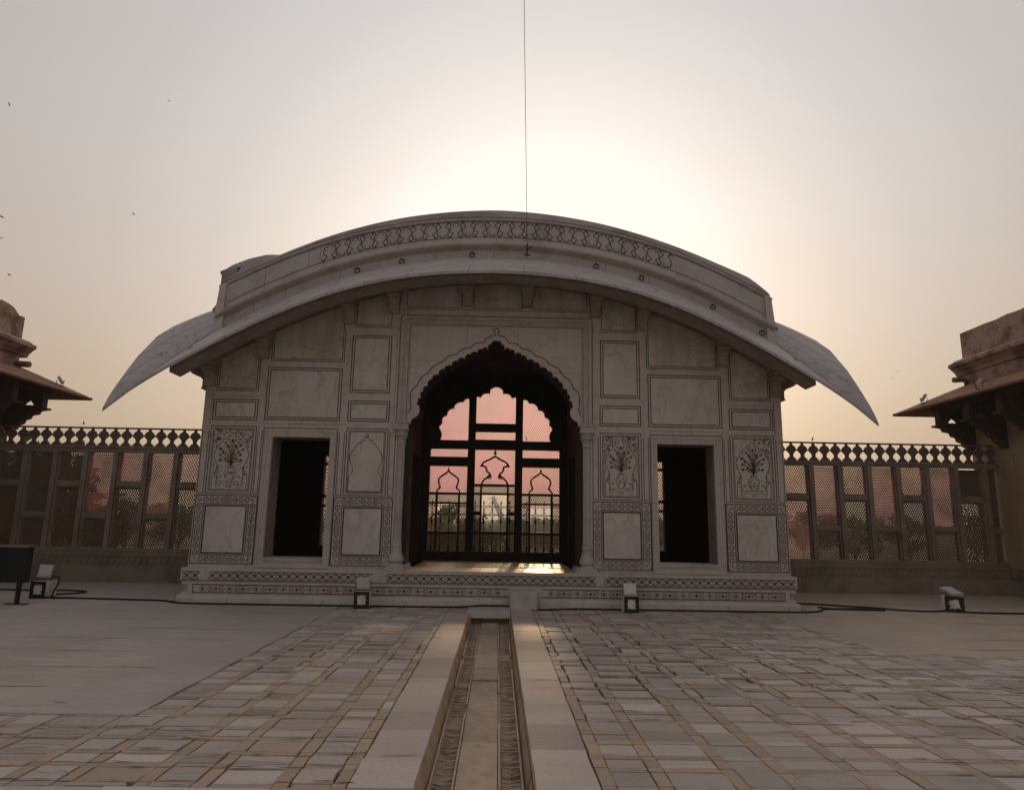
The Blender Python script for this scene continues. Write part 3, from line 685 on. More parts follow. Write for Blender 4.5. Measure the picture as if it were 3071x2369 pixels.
# ---- outline line over the central arch with bud finial
B2 = [(.05, 5.53), (.27, 5.37), (.55, 5.25), (.84, 5.10), (1.14, 4.92), (1.43, 4.68), (1.64, 4.41), (1.775, 4.17)]
pts = []
for a, b in zip(B2, B2[1:]):
    A = Vector(a); D_ = Vector(b) - A; nr = Vector((-D_.y, D_.x)).normalized()
    if nr.dot(Vector((A.x, A.y - 3.6))) < 0: nr = -nr
    pts += [tuple(A + D_*t + nr*(math.sin(math.pi*t)**.8)*.048) for t in lin(0, .833, 6)]
pts += [(1.775, 4.17), (1.77, 4.05), (1.745, 3.97), (1.775, 3.88), (1.80, 3.85)]
bud = [(.05, 5.53), (.022, 5.56), (.03, 5.59), (.065, 5.62), (.05, 5.655), (0, 5.70)]
oc = MB(); oc.ribbon([(-x, z) for x, z in pts[::-1]] + [(-x, z) for x, z in bud] + [(x, z) for x, z in bud[::-1][1:]] + pts, .018, YI)
oc.build('arch_outline', 'inlay', pav, fixn=False)
# plinth bands use the same builders, at their own depth
oc = MB()
def band_scroll(x0, x1, z0, z1, y, gaps):
    n = round((x1 - x0)/.165); u = (x1 - x0)/n; zm = (z0 + z1)/2; hh = (z1 - z0)/2 - .012
    for i in range(n):
        s0 = x0 + i*u
        if any(a < s0 + u/2 < b for a, b in gaps): continue
        for sg in (-1, 1):
            oc.ribbon([(s0 + u*t, zm + sg*hh*math.cos(math.pi*t)) for t in lin(0, 1, 8)], .008, y)
            oc.ribbon([(s0 + u*t, zm + sg*hh*(.75 - 1.5*t)) for t in lin(0, 1, 3)], .006, y)
        oc.ribbon([(s0 + u*.5 + .020*math.cos(a), zm + .026*math.sin(a) + .01) for a in lin(0, 6.283, 9)], .007, y)
        oc.disc(s0, zm, .010, y - .001, 6)
    for (a, b) in ((x0, gaps[0][0] if gaps else x1),) + tuple((gaps[i][1], gaps[i + 1][0] if i + 1 < len(gaps) else x1) for i in range(len(gaps))):
        oc.ribbon([(a, z1), (b, z1)], .012, y); oc.ribbon([(a, z0), (b, z0)], .010, y)
YT, YB = -.165, -.205
band_scroll(-6.04, 6.04, .435, .585, YT - .004, [(-5.72, -5.5), (-2.32, -2.05), (2.05, 2.3)])
oc.build('scroll_band_inlay', 'inlay', pav, fixn=False); oc = MB()
flw = MB(); flr = MB()
n = 44; u = (5.74*2)/n
for i in range(n):
    x = -5.74 + (i + .5)*u; y = YB - .004
    if .36 < x < .98 or 1.75 < x < 1.9: continue
    if i % 2:
        oc.disc(x, .27, .028, y - .002, 10, star=.15); flr.disc(x, .27, .012, y - .004, 8)
        for s in (-1, 1): oc.disc(x + s*.072, .27, .017, y - .002, 4); oc.ribbon([(x, .27), (x + s*.12, .27)], .006, y); oc.disc(x + s*.11, .27, .010, y - .002, 4)
        cp = [(x - .17, .27), (x - .14, .295), (x - .10, .30), (x - .09, .322), (x + .09, .322), (x + .10, .30), (x + .14, .295), (x + .17, .27), (x + .14, .245), (x + .10, .24), (x + .09, .218), (x - .09, .218), (x - .10, .24), (x - .14, .245)]
        flw.ribbon(cp, .007, y, True)
    else:
        oc.disc(x, .27, .024, y - .002, 8); flr.disc(x, .27, .009, y - .004, 6)
        flw.ribbon([(x + .052*math.cos(a)*(1 + .12*math.cos(4*a)), .27 + .052*math.sin(a)*(1 + .12*math.cos(4*a))) for a in lin(0, 6.283, 17)], .007, y)
    for s in (-1, 1): flr.disc(x + u/2, .27 + s*.045, .014, y - .002, 4, star=0)
for (a, b) in ((-5.80, .35), (.99, 5.80)):
    oc.ribbon([(a, .345), (b, .345)], .014, YB - .004); oc.ribbon([(a, .195), (b, .195)], .014, YB - .004)
oc.ribbon([(-5.80, .19), (-5.80, .35)], .014, YB - .004); oc.ribbon([(5.80, .19), (5.80, .35)], .014, YB - .004)
oc.build('flower_band_inlay', 'inlay', pav, fixn=False); flw.build('cartouche_inlay', 'inlay_soft', pav, fixn=False); flr.build('red_bead_inlay', 'inlay_red', pav, fixn=False)

# ---- mouldings round the centre frame and the doors
m = MB()
def frame3(xo, xi, zt, zi, zb, y):       # three-sided frame
    m.plate([(-xo, zb), (-xo, zt), (xo, zt), (xo, zb), (xi, zb), (xi, zi), (-xi, zi), (-xi, zb)], [], y, .01)
frame3(2.015, 1.955, 5.915, 5.855, 3.64, -.045); frame3(1.952, 1.90, 5.85, 5.80, 3.64, -.03); frame3(1.895, 1.85, 5.79, 5.745, 3.64, -.055); frame3(1.845, 1.815, 5.74, 5.715, 3.64, -.02)
m.build('arch_moulding', 'moulding', pav)
for s in (-1, 1):
    m = MB(); a, b = (3.26, 4.70)
    for (o1, o2, y) in ((0, .03, -.03), (.033, .075, -.018), (.078, .12, -.01)):
        m.plate([(s*(a + o1), .74), (s*(a + o1), 3.42 - o1), (s*(b - o1), 3.42 - o1), (s*(b - o1), .74), (s*(b - o2), .74), (s*(b - o2), 3.42 - o2), (s*(a + o2), 3.42 - o2), (s*(a + o2), .74)], [], y, .01)
    m.box(min(s*a, s*b), max(s*a, s*b), -.03, .01, .665, .735)
    df = m.build('door_frame', 'marble', pav)
    m = MB(); m.box(min(s*3.39, s*4.56), max(s*3.39, s*4.56), -.02, .6, .79, .862); m.build('door_sill', 'moulding', pav)
# ---- engaged columns with capitals and flared feet
def column(s):
    m = MB(); cx = s*1.925; cy = .05
    n = 24; prof = [(.095, 1.16), (.088, 1.35), (.085, 2.2), (.083, 3.20)]
    o = len(m.v)
    for r_, z in prof:
        for k in range(n):
            rr = r_*(1 if k % 3 else .84); m.v.append((cx + rr*math.cos(2*math.pi*k/n), cy + rr*math.sin(2*math.pi*k/n), z))
    for i in range(len(prof) - 1):
        for k in range(n):
            k2 = (k + 1) % n; m.face([o + i*n + k, o + i*n + k2, o + (i + 1)*n + k2, o + (i + 1)*n + k])
    cshaft = m.build('column', 'moulding', pav)
    m = MB(); m.lathe([(.09, 3.17), (.105, 3.20), (.09, 3.23), (.10, 3.28), (.135, 3.36), (.12, 3.385), (.15, 3.45), (.14, 3.47)], cx, cy, 24)
    m.box(cx - .155, cx + .155, -.11, .155, 3.47, 3.495); m.box(cx - .145, cx + .145, -.10, .155, 3.495, 3.60); m.box(cx - .16, cx + .16, -.12, .155, 3.60, 3.635)
    for i in range(5): m.lathe([(0, 3.335), (.026, 3.345), (.03, 3.375), (0, 3.40)], cx + (i - 2)*.052, cy - .125, 6)
    m.build('capital', 'moulding', cshaft)
    m = MB(); m.lathe([(.10, 1.18), (.115, 1.12), (.105, 1.08), (.12, .98), (.155, .90), (.165, .84), (.13, .79), (.15, .755)], cx, cy, 20)
    m.box(cx - .17, cx + .17, -.10, .155, .70, .76); m.box(cx - .19, cx + .19, -.12, .155, .642, .70)
    m.box(min(cx - s*.25, cx - s*.14), max(cx - s*.25, cx - s*.14), -.06, .62, .642, .70); m.box(min(cx - s*.225, cx - s*.14), max(cx - s*.225, cx - s*.14), -.05, .62, .70, .765)
    m.build('column_foot', 'moulding', cshaft)
column(-1); column(1)
# ---- beam moulding under the eave and brackets
m = MB(); N_ = 60
for (dz0, dz1, y) in ((.02, .07, -.05), (.07, .15, -.10), (.15, .18, -.13)):
    for (xa, xb) in zip(lin(-6.0, 6.0, N_)[:-1], lin(-6.0, 6.0, N_)[1:]):
        m.add([(xa, y, ft(xa) + dz0), (xb, y, ft(xb) + dz0), (xb, y, ft(xb) + dz1), (xa, y, ft(xa) + dz1), (xa, .01, ft(xa) + dz0), (xb, .01, ft(xb) + dz0), (xb, .01, ft(xb) + dz1), (xa, .01, ft(xa) + dz1)],
              [(0, 1, 2, 3), (0, 4, 5, 1), (3, 2, 6, 7)])
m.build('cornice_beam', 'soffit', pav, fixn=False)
def bracket_mesh():
    m = MB()     # local: wall at y=0, base reference z=0 (= eo), spans -.29 .. +.34
    side = [(0, -.29), (-.10, -.29), (-.12, -.25), (-.12, -.10), (-.14, -.09), (-.15, -.05), (-.17, -.04), (-.19, .0), (-.26, .02), (-.30, .08), (-.38, .10), (-.43, .16), (-.52, .18), (-.56, .24), (-.56, .34), (0, .52)]
    m.plate(side, [], -.078, .078, 'x')
    for (y, z, w_) in ((-.11, -.065, .098), (-.20, -.015, .104), (-.30, .035, .11), (-.42, .115, .115)):
        m.box(-w_, w_, y - .02, .0, z - .014, z + .014)
    m.box(-.12, .12, -.62, 0, .20, .25); m.box(-.155, .155, -.68, 0, .255, .36)
    m.box(-.088, .088, -.13, 0, -.30, -.265)
    return m
bm0 = bracket_mesh(); b0 = None
bx = [-5.93, -4.86, -3.12, -2.18, -.63, .65, 2.10, 3.11, 4.80, 5.90]
for i, x in enumerate(bx):
    if b0 is None:
        b0 = bm0.build('bracket', 'bracket', None); b = b0
    else:
        b = b0.copy(); C.objects.link(b)
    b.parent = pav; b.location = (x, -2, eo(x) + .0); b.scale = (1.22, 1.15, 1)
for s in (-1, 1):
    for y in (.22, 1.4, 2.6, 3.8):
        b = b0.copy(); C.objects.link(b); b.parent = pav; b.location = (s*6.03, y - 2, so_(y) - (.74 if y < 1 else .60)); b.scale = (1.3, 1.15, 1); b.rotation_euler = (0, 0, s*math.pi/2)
# ---- the drooping marble eave (chajja): front, back and sides, and the beam under it
def eave_front(sy, name):
    m = MB(); us = lin(-7.34, 7.34, 97); vs = lin(0, 1, 7)
    yo, yi = (-1.3, 0.02) if sy > 0 else (5.3, 3.98)
    def P(u, v, dz=0):
        xi = u*5.95/7.34; x = xi + (u - xi)*v; z = ei(xi) + (eo(u) - ei(xi))*v + .05*math.sin(math.pi*v)
        return (x, yi + (yo - yi)*v, z + dz)
    m.grid(lambda u, v: P(u, v, .03), us, vs); m.grid(lambda u, v: P(u, v, -.035), us, vs)
    m.grid(lambda u, v: P(u, 1, -.035 + .065*v), us, [0, 1])
    for u in (-7.34, 7.34): m.grid(lambda a, v: P(u, a, -.035 + .065*v), vs, [0, 1])
    e = m.build(name, 'marble_eave', pav)
    if sy > 0:
        j = MB(); r = random.Random(3); x = -7.0
        while x < 7.1:
            lean = r.uniform(-.10, .10) if abs(x) < 5 else 0
            a = [P(x + lean*(1 - v), v, .0315) for v in lin(0, 1, 5)]; b = [P(x + .011 + lean*(1 - v), v, .0315) for v in lin(0, 1, 5)]
            o = len(j.v); j.v += a + b
            for i in range(4): j.face([o + i, o + i + 1, o + 5 + i + 1, o + 5 + i])
            o = len(j.v); q = P(x, 1, 0); j.v += [(q[0], q[1] - .002, q[2] - .033), (q[0] + .011, q[1] - .002, q[2] - .033), (q[0] + .011, q[1] - .002, q[2] + .03), (q[0], q[1] - .002, q[2] + .03)]; j.face([o, o + 1, o + 2, o + 3])
            x += r.uniform(.7, 1.2)
        for i in range(26):        # rusty cramp slots and flakes
            u = r.choice((-1, 1))*r.uniform(5.9, 7.2) if i < 16 else r.uniform(-5, 5); v = r.uniform(.15, .9); l_ = r.uniform(.03, .07); d = r.uniform(-.04, .04)
            o = len(j.v); j.v += [P(u, v, .033), P(u + l_, v + d, .033), P(u + l_, v + d + .015, .033), P(u, v + .015, .033)]; j.face([o, o + 1, o + 2, o + 3])
        j.build('slab_joint', 'inlay_soft', e, fixn=False)
def eave_side(s):
    m = MB(); us = lin(-1.3, 5.3, 61); vs = lin(0, 1, 7)
    def P(u, v, dz=0):
        yi = 2 + (u - 2)*2.0/3.3; x = 5.95 + 1.39*v; y = yi + (u - yi)*v; z = si(yi) + (so_(u) - si(yi))*v + .05*math.sin(math.pi*v)
        return (s*x, y, z + dz)
    m.grid(lambda u, v: P(u, v, .03), us, vs); m.grid(lambda u, v: P(u, v, -.035), us, vs); m.grid(lambda u, v: P(u, 1, -.035 + .065*v), us, [0, 1])
    e = m.build('side_eave', 'marble_eave', pav)
    j = MB(); r = random.Random(8 + s)
    for uu in (-.85, -.35, .25, .9, 1.6):
        a = [P(uu, v, .0325) for v in lin(0, 1, 7)]; b = [P(uu + .014, v, .0325) for v in lin(0, 1, 7)]
        o = len(j.v); j.v += a + b
        for i in range(6): j.face([o + i, o + i + 1, o + 8 + i, o + 7 + i])
    for i in range(9):
        u = r.uniform(-1.1, 1.2); v = r.uniform(.2, .95)
        o = len(j.v); j.v += [P(u, v, .034), P(u + .05, v + .02, .034), P(u + .05, v + .035, .034), P(u, v + .02, .034)]; j.face([o, o + 1, o + 2, o + 3])
    j.build('slab_joint', 'inlay_soft', e, fixn=False)
eave_front(1, 'front_eave'); eave_front(-1, 'back_eave'); eave_side(-1); eave_side(1)
m = MB(); xs = lin(-6.32, 6.32, 70)
for a, b in zip(xs[:-1], xs[1:]):
    f = lambda x, y, t: (x, y, eo(x) + (.02 if not t else .02 + (-y)*0 + (1.3 + y)*.60 - .06))
    P = [f(a, -1.02, 0), f(b, -1.02, 0), f(b, -.55, 0), f(a, -.55, 0), f(a, -1.02, 1), f(b, -1.02, 1), f(b, -.55, 1), f(a, -.55, 1)]
    fs = [(0, 3, 2, 1), (0, 1, 5, 4), (2, 3, 7, 6)]
    if a == xs[0]: fs.append((0, 4, 7, 3))
    if b == xs[-1]: fs.append((1, 2, 6, 5))
    m.add(P, fs)
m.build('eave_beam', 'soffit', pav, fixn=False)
# ---- parapet with cornice and frieze, lofted along the front and side curves
prof = [(0, -.12), (0, .185), (-.03, .20), (-.10, .235), (-.135, .26), (-.145, .30), (-.12, .325), (-.06, .345), (-.03, .375), (-.02, .42), (-.02, .86), (-.05, .875), (-.055, .915), (-.03, .93), (.10, .97), (.30, 1.0)]
def slope_k(fn, x): d = (fn(x + .01) - fn(x - .01))/.02; return math.sqrt(1 + d*d)
def lofted(name, fn, a, b, P, mat, cap=True):
    m = MB(); us = lin(a, b, 61)
    m.grid(lambda u, v: P(u, prof[v][0], fn(u) + prof[v][1]*(1 + (slope_k(fn, u) - 1)*.6)), us, list(range(len(prof))))
    for u in (a, b):
        o = len(m.v); k = 1 + (slope_k(fn, u) - 1)*.6
        m.v += [P(u, p[0], fn(u) + p[1]*k) for p in prof] + [P(u, .30, fn(u) - .12)]; m.face(range(o, o + len(prof) + 1))
    return m.build(name, mat, pav)
par = lofted('parapet', ei, -5.95, 5.95, lambda u, d, z: (u, d, z), 'moulding')
lofted('back_parapet', ei, -5.95, 5.95, lambda u, d, z: (u, 4 - d, z), 'moulding')
for s in (-1, 1): lofted('side_parapet', si if s < 0 else si2, .06, 3.94, lambda u, d, z, s=s: (s*(5.95 - d), u, z), 'roof')
for s in (-1, 1):      # end pilaster of the parapet
    m = MB(); k = 1 + (slope_k(ei, 5.9) - 1)*.6
    m.plate([(s*5.98, ei(5.9) - .15), (s*5.98, ei(5.9) + .36), (s*5.93, ei(5.9) + .95), (s*5.80, ei(5.8) + .98), (s*5.80, ei(5.8) - .10)], [], -.07, .05)
    m.build('parapet_end_slab', 'marble', par)
# frieze ornament
fz = MB(); fzp = MB()
kz = lambda x: 1 + (slope_k(ei, x) - 1)*.6
def F(x, t): return (x, -.025, ei(x) + t*kz(x))
mpz = lambda x, t: F(x, t)
xs = lin(-5.76, 5.76, 60)
fz.ribbon([(x, .845) for x in xs], .013, mp=mpz); fz.ribbon([(x, .48) for x in xs], .013, mp=mpz)
for x in (-3.86, 3.76, -5.0, -4.1): fz.ribbon([(x, .48), (x, .845)], .006, mp=mpz)
u = .2715; x = -3.80
for i in range(28):
    cx = -3.80 + (i + .5)*u; f = 1 if i % 2 == 0 else -1; c0 = .6625
    T = lambda dx, dt: (cx + dx, c0 + f*dt)
    P_ = [(-.145, -.165), (-.10, -.168), (-.085, -.145), (-.10, -.13), (-.075, -.12), (-.05, -.105), (-.05, -.075), (-.085, -.055)]
    circ = []
    for a in lin(-2.5, -math.pi*2 + .0 - .64 + math.pi*0 + 0, 2): pass
    for k in range(8):
        a0 = math.radians(222 - k*33); a1 = math.radians(222 - (k + 1)*33)
        for t in (0, .33, .66):
            a = a0 + (a1 - a0)*t; rr = .112 + .016*math.sin(math.pi*t)
            circ.append((rr*math.cos(a)*1.06, .035 + rr*math.sin(a)))
    path = P_ + circ + [(-px, pt) for px, pt in P_[::-1]]
    fz.ribbon([T(*p) for p in path], .015, mp=mpz)
    for s in (-1, 1):
        fz.ribbon([T(s*.10, -.165), T(s*.15, -.15), T(s*.165, -.10), T(s*.15, -.12)], .013, mp=mpz)
        fz.disc(*T(s*.045, .105), .012, mp=mpz, n=6); fz.disc(*T(s*.09, .06), .010, mp=mpz, n=6)
fz.build('frieze_inlay', 'inlay', par, fixn=False)
# joints across parapet
j = MB()
for x in (-5.2, -4.55, -3.4, -2.6, -1.35, -.1, .95, 2.35, 3.3, 4.2, 5.1):
    j.ribbon([(x, .0), (x, .18)], .008, mp=lambda a, t: (a, -.003, ei(a) + t*kz(a)))
for x in (-5.0, -3.75, -2.2, -.05, .3, 1.9, 3.9, 5.3):
    j.ribbon([(x, .38), (x, .475)], .008, mp=lambda a, t: (a, -.024, ei(a) + t*kz(a)))
j.build('slab_joint', 'inlay_soft', par, fixn=False)
# ---- roof vault
def zs(v): return 1.18*max(0, math.sin(math.pi*min(4, max(0, v))/4))**.75
wX = interp([(0, .25), (3, .25), (4.2, .32), (4.8, .46), (5.3, .80), (5.7, .95), (5.95, 1.0)])
rim = interp([(-5.95, .02), (-4.9, .04), (-4.1, .11), (-2.2, .20), (0, .27), (3.6, .22), (5.6, .24), (5.95, .10)])
sw = interp([(-3, 1), (3, .35)])
rv = interp([(-.02, 0), (.1, .7), (.35, 1), (3.6, 1), (3.98, 0)])
m = MB()
m.grid(lambda u, v: (u, v, ei(u) + .95*kz(u) + rim(u)*rv(v) + zs(v)*wX(abs(u))*sw(u)), lin(-5.93, 5.93, 101), [-.02, .06, .15, .3, .4, .6, .8, 1.3, 2, 2.7, 3.2, 3.6, 3.85, 3.98])
for s in (-1, 1):      # roof gable sides down to the side parapet
    m.grid(lambda v, t, s=s: (s*5.93, v, (ei(5.93) + .95*kz(5.93) + rim(s*5.93)*rv(v) + zs(v)*(1 if s < 0 else .35))*(1 - t) + t*5.3), [.02, .15, .4, .8, 1.3, 2, 2.7, 3.2, 3.6, 3.98], [0, 1])
m.build('roof', 'roof', pav, smooth=False, fixn=False)
# ---- iron rings under the cornice
ring = None
for (x, z) in ((-3.04, 6.98), (-2.09, 7.20), (-.57, 7.36), (2.14, 7.20), (3.12, 6.96), (4.66, 6.31), (5.70, 5.73)):
    z = ei(x) + .075*kz(x)
    if ring is None:
        m = MB(); m.tube([(.055*math.cos(a), 0, .055*math.sin(a) - .055) for a in lin(0, 6.2832, 17)], .011, 6, False); m.box(-.012, .012, 0, .05, -.008, .016)
        ring = m.build('iron_ring', 'iron', None, fixn=False); r_ = ring
    else: r_ = ring.copy(); C.objects.link(r_)
    r_.parent = pav; r_.location = (x, -2.03, z + .045)
# ---- plinth
m = MB()
m.box(-6.08, 6.08, -.16, .3, .42, .655)
m.box(-6.0, 6.0, -.12, .3, .395, .42); m.box(-6.04, 6.04, -.18, .3, .365, .395)
m.box(-5.90, 5.90, -.20, .3, .17, .365)
for s in (-1, 1): m.box(min(s*5.90, s*6.03), max(s*5.90, s*6.03), -.17, .3, .33, .365); m.box(min(s*5.90, s*6.03), max(s*5.90, s*6.03), -.17, .3, .17, .20); m.lathe([(.05, .2), (.035, .24), (.06, .27), (.035, .30), (.05, .33)], s*5.965, -.10, 12)
m.box(-6.02, 6.02, -.225, .3, .145, .17); m.plate([(-.235, .145), (-.25, .11), (-.275, .10), (-.285, -.02), (.3, -.02), (.3, .145)], [], -6.07, 6.07, 'x')
m.build('plinth', 'marble', pav)
j = MB(); r = random.Random(4); x = -6.0
while x < 6.1:
    j.ribbon([(x, .0), (x, .10)], .007, -.289); j.ribbon([(x + .4, .60), (x + .4, .652)], .006, -.163); x += r.uniform(.7, 1.6)
j.build('slab_joint', 'inlay_soft', pav, fixn=False)
# ---- interior: floor, walls, ceiling
m = MB()
r = random.Random(2); xs = [-1.735, -1.3, -.87, -.43, 0, .43, .87, 1.3, 1.735]
for i, (a, b) in enumerate(zip(xs, xs[1:])):
    y = .16
    while y < 3.9:
        l_ = .48; m.cur = r.random(); m.box(a + .003, b - .003, y, min(y + l_ - .006, 3.9), .58, .650 + r.uniform(0, .003)); y += l_
m.box(-1.74, 1.74, -.155, .155, .62, .6585)
m.build('hall_floor', 'floor_in', pav)
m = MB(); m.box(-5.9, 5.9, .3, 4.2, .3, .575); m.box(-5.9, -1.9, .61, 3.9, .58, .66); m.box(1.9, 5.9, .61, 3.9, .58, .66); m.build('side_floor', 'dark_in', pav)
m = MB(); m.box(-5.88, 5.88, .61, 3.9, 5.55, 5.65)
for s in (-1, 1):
    m.plate([(.61, .58), (3.9, .58), (3.9, 5.5), (.61, 5.5)], [[(1.2, .7), (3.4, .7), (3.4, 3.2), (1.2, 3.2)]], s*1.9, s*2.1, 'x')  # partitions added to darken the interior
m.build('ceiling_and_darkening_partition', 'dark_in', pav)
for s in (-1, 1):
    m = MB(); m.plate([(.603, .56)] + [(y, si(y) - .06) for y in lin(.603, 3.895, 15)] + [(3.895, .56)], [], s*5.6, s*6.028, 'x')
    m.build('side_wall', 'marble', pav)
# ---- back wall with the great screened arch
lob = [(0, 5.24), (.15, 5.08), (.37, 4.97), (.36, 4.97), (.53, 4.97)]
def back_half():
    B = [(0, 5.24), (.17, 5.04), (.42, 4.93), (.66, 4.87), (.90, 4.80), (1.13, 4.63), (1.31, 4.43), (1.42, 4.22), (1.46, 4.02)]
    pts = []
    for a, b in zip(B, B[1:]):
        A = Vector(a); D_ = Vector(b) - A; nr = Vector((-D_.y, D_.x)).normalized()
        if nr.dot(Vector((A.x, A.y - 3.6))) < 0: nr = -nr
        pts += [tuple(A + D_*t + nr*math.sin(math.pi*t)**.6*.075) for t in lin(0, .833, 6)]
    return pts + [(1.46, 4.02), (1.44, 3.92), (1.46, 3.80), (1.47, 3.75)]
bh = full(back_half()) + [(1.47, 3.54), (1.715, 3.54), (1.715, .86), (-1.715, .86), (-1.715, 3.54), (-1.47, 3.54)]
sidew = lambda s: [(s*3.3, .90), (s*4.475, .90), (s*4.475, 3.30), (s*3.3, 3.30)]
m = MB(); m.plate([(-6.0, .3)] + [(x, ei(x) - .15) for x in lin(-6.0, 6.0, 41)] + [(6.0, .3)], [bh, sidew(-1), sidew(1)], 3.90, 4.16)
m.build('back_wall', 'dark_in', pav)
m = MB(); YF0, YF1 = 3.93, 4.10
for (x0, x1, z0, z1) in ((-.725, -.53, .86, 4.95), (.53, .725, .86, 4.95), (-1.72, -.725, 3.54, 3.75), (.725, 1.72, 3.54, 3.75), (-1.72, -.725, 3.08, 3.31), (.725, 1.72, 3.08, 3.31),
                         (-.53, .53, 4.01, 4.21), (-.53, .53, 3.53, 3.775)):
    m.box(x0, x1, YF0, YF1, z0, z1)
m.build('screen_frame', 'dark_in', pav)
m = MB(); YG0, YG1 = 3.96, 4.06
for s in (-1, 1):
    A = lambda a, b: (min(s*a, s*b), max(s*a, s*b))
    for (a, b, z0, z1) in ((.725, 1.715, 2.325, 2.385), (.725, 1.715, 2.08, 2.13), (.725, 1.715, 1.32, 1.375), (.90, .95, .86, 2.38), (1.48, 1.535, .86, 2.38), (.725, 1.715, .86, .885)):
        x0, x1 = A(a, b); m.box(x0, x1, YG0 + (0 if b - a > .1 else .004), YG1, z0, z1)
    for (a, b, z0, z1) in ((.325, .38, .86, 2.60), (.38, .53, 1.83, 1.905)):
        x0, x1 = A(a, b); m.box(x0, x1, YG0 + .004, YG1, z0, z1)
    # mini cusped arch of the side bays
    pa = []
    hw = [(0, 2.93), (.10, 2.86), (.17, 2.82), (.235, 2.76), (.265, 2.69), (.25, 2.62), (.215, 2.55), (.225, 2.50), (.28, 2.45), (.31, 2.38)]
    c = s*1.215; pts = [(c - x, z) for x, z in hw[::-1]] + [(c + x, z) for x, z in hw[1:]]
    m.ribbon(pts, .042, YG0); m.ribbon(pts, .042, YG0 + .05); m.ribbon([(c, 2.9), (c, 3.08)], .016, YG0); m.disc(c, 2.98, .03, YG0 - .004, 8)
    for x, z in hw[1:-2:1]:
        for q in (-1, 1): m.disc(c + q*x, z - .012, .026, YG0 - .002, 8)
for (z0, z1) in ((2.555, 2.61), (2.335, 2.385), (1.32, 1.39), (.86, .885)): m.box(-.53, .53, YG0, YG1, z0, z1)
hw = [(0, 3.345), (.06, 3.31), (.14, 3.26), (.24, 3.22), (.31, 3.17), (.365, 3.09), (.30, 3.085), (.235, 3.06), (.225, 2.99), (.19, 2.92), (.135, 2.90), (.11, 2.82), (.16, 2.80), (.24, 2.76), (.30, 2.70), (.34, 2.61)]
for q in (-1, 1):
    m.ribbon([(q*x, z) for x, z in hw], .045, YG0); m.ribbon([(q*x, z) for x, z in hw], .045, YG0 + .05)
    for x, z in hw[1:6] + hw[7:9] + hw[12:14]: m.disc(q*x, z, .030, YG0 - .002, 8)
    m.ribbon([(q*.14 + .045*math.cos(a), 2.80 + .045*math.sin(a)) for a in lin(0, 6.28, 10)], .03, YG0 - .001)
m.ribbon([(0, 3.33), (0, 3.5)], .018, YG0); m.disc(0, 3.42, .055, YG0 - .002, 10, star=.3); m.disc(0, 3.48, .03, YG0 - .002, 8)
m.build('screen_tracery', 'red_dark', pav)
YL = 4.0; P1, P2 = .056, .062
for s in (-1, 1):
    A = lambda a, b: (min(s*a, s*b), max(s*a, s*b))
    x0, x1 = A(.725, 1.52); lattice(x0, x1, 3.75, 4.95, YL, P1, .64, .02, 'lattice_panel', 'jali_screen', pav)
    x0, x1 = A(.725, 1.715); lattice(x0, x1, 3.31, 3.54, YL, P1, .64, .02, 'lattice_panel', 'jali_screen', pav)
    lattice(x0, x1, 2.36, 3.08, YL, P2, .64, .02, 'lattice_panel', 'jali_screen', pav)
    lattice(x0, x1, 2.13, 2.325, YL, P1, .64, .02, 'lattice_panel', 'jali_rose', pav)
    for (a, b) in ((.725, .90), (1.535, 1.715)):
        y0, y1 = A(a, b); lattice(y0, y1, 1.375, 2.08, YL, P2, .64, .02, 'lattice_panel', 'jali_rose' if a > 1 else 'jali_amber', pav)
    lattice(x0, x1, .885, 1.32, YL, P2, .60, .02, 'lattice_panel', 'jali_amber', pav)
    y0, y1 = A(3.3, 4.475)
    for (z0, z1, mt) in ((3.10, 3.30, 'jali_rose'), (2.27, 3.04, 'jali_rose'), (2.02, 2.20, 'jali_rose'), (.98, 1.96, 'jali_amber')):
        lattice(y0, y1, z0, z1, YL, .06, .60, .02, 'lattice_panel', mt, pav)
    for (z0, z1) in ((3.04, 3.10), (2.20, 2.27), (1.96, 2.02), (.90, .98)): m = MB(); m.box(y0, y1, 3.95, 4.06, z0, z1); m.build('screen_rail', 'red_dark', pav)
lattice(-.53, .53, 4.21, 5.25, YL, P1, .64, .02, 'lattice_panel', 'jali_screen', pav)
lattice(-.53, .53, 3.775, 4.01, YL, P1, .64, .02, 'lattice_panel', 'jali_screen', pav)
lattice(-.53, .53, 2.60, 3.53, YL, P1, .64, .02, 'lattice_panel', 'jali_screen', pav)
lattice(-.53, .53, 2.385, 2.555, YL, .055, .62, .02, 'lattice_panel', 'jali_amber', pav)
for s in (-1, 1):
    a, b = (min(s*.38, s*.53), max(s*.38, s*.53)); lattice(a, b, 1.905, 2.335, YL, .055, .62, .02, 'lattice_panel', 'jali_amber', pav); lattice(a, b, 1.39, 1.83, YL, .055, .58, .02, 'lattice_panel', 'jali_dark', pav)
lattice(-.53, .53, .885, 1.32, YL, .055, .55, .02, 'lattice_panel', 'jali_dark', pav, jitter=.75)
# pale sill beyond the clear windows
m = MB()
for (a, b, z) in ((-.32, .32, 1.385), (-1.475, -.955, 1.37), (.955, 1.475, 1.37)): m.box(a, b, 4.02, 4.12, z, z + .022)
m.build('window_sill', 'marble', pav)

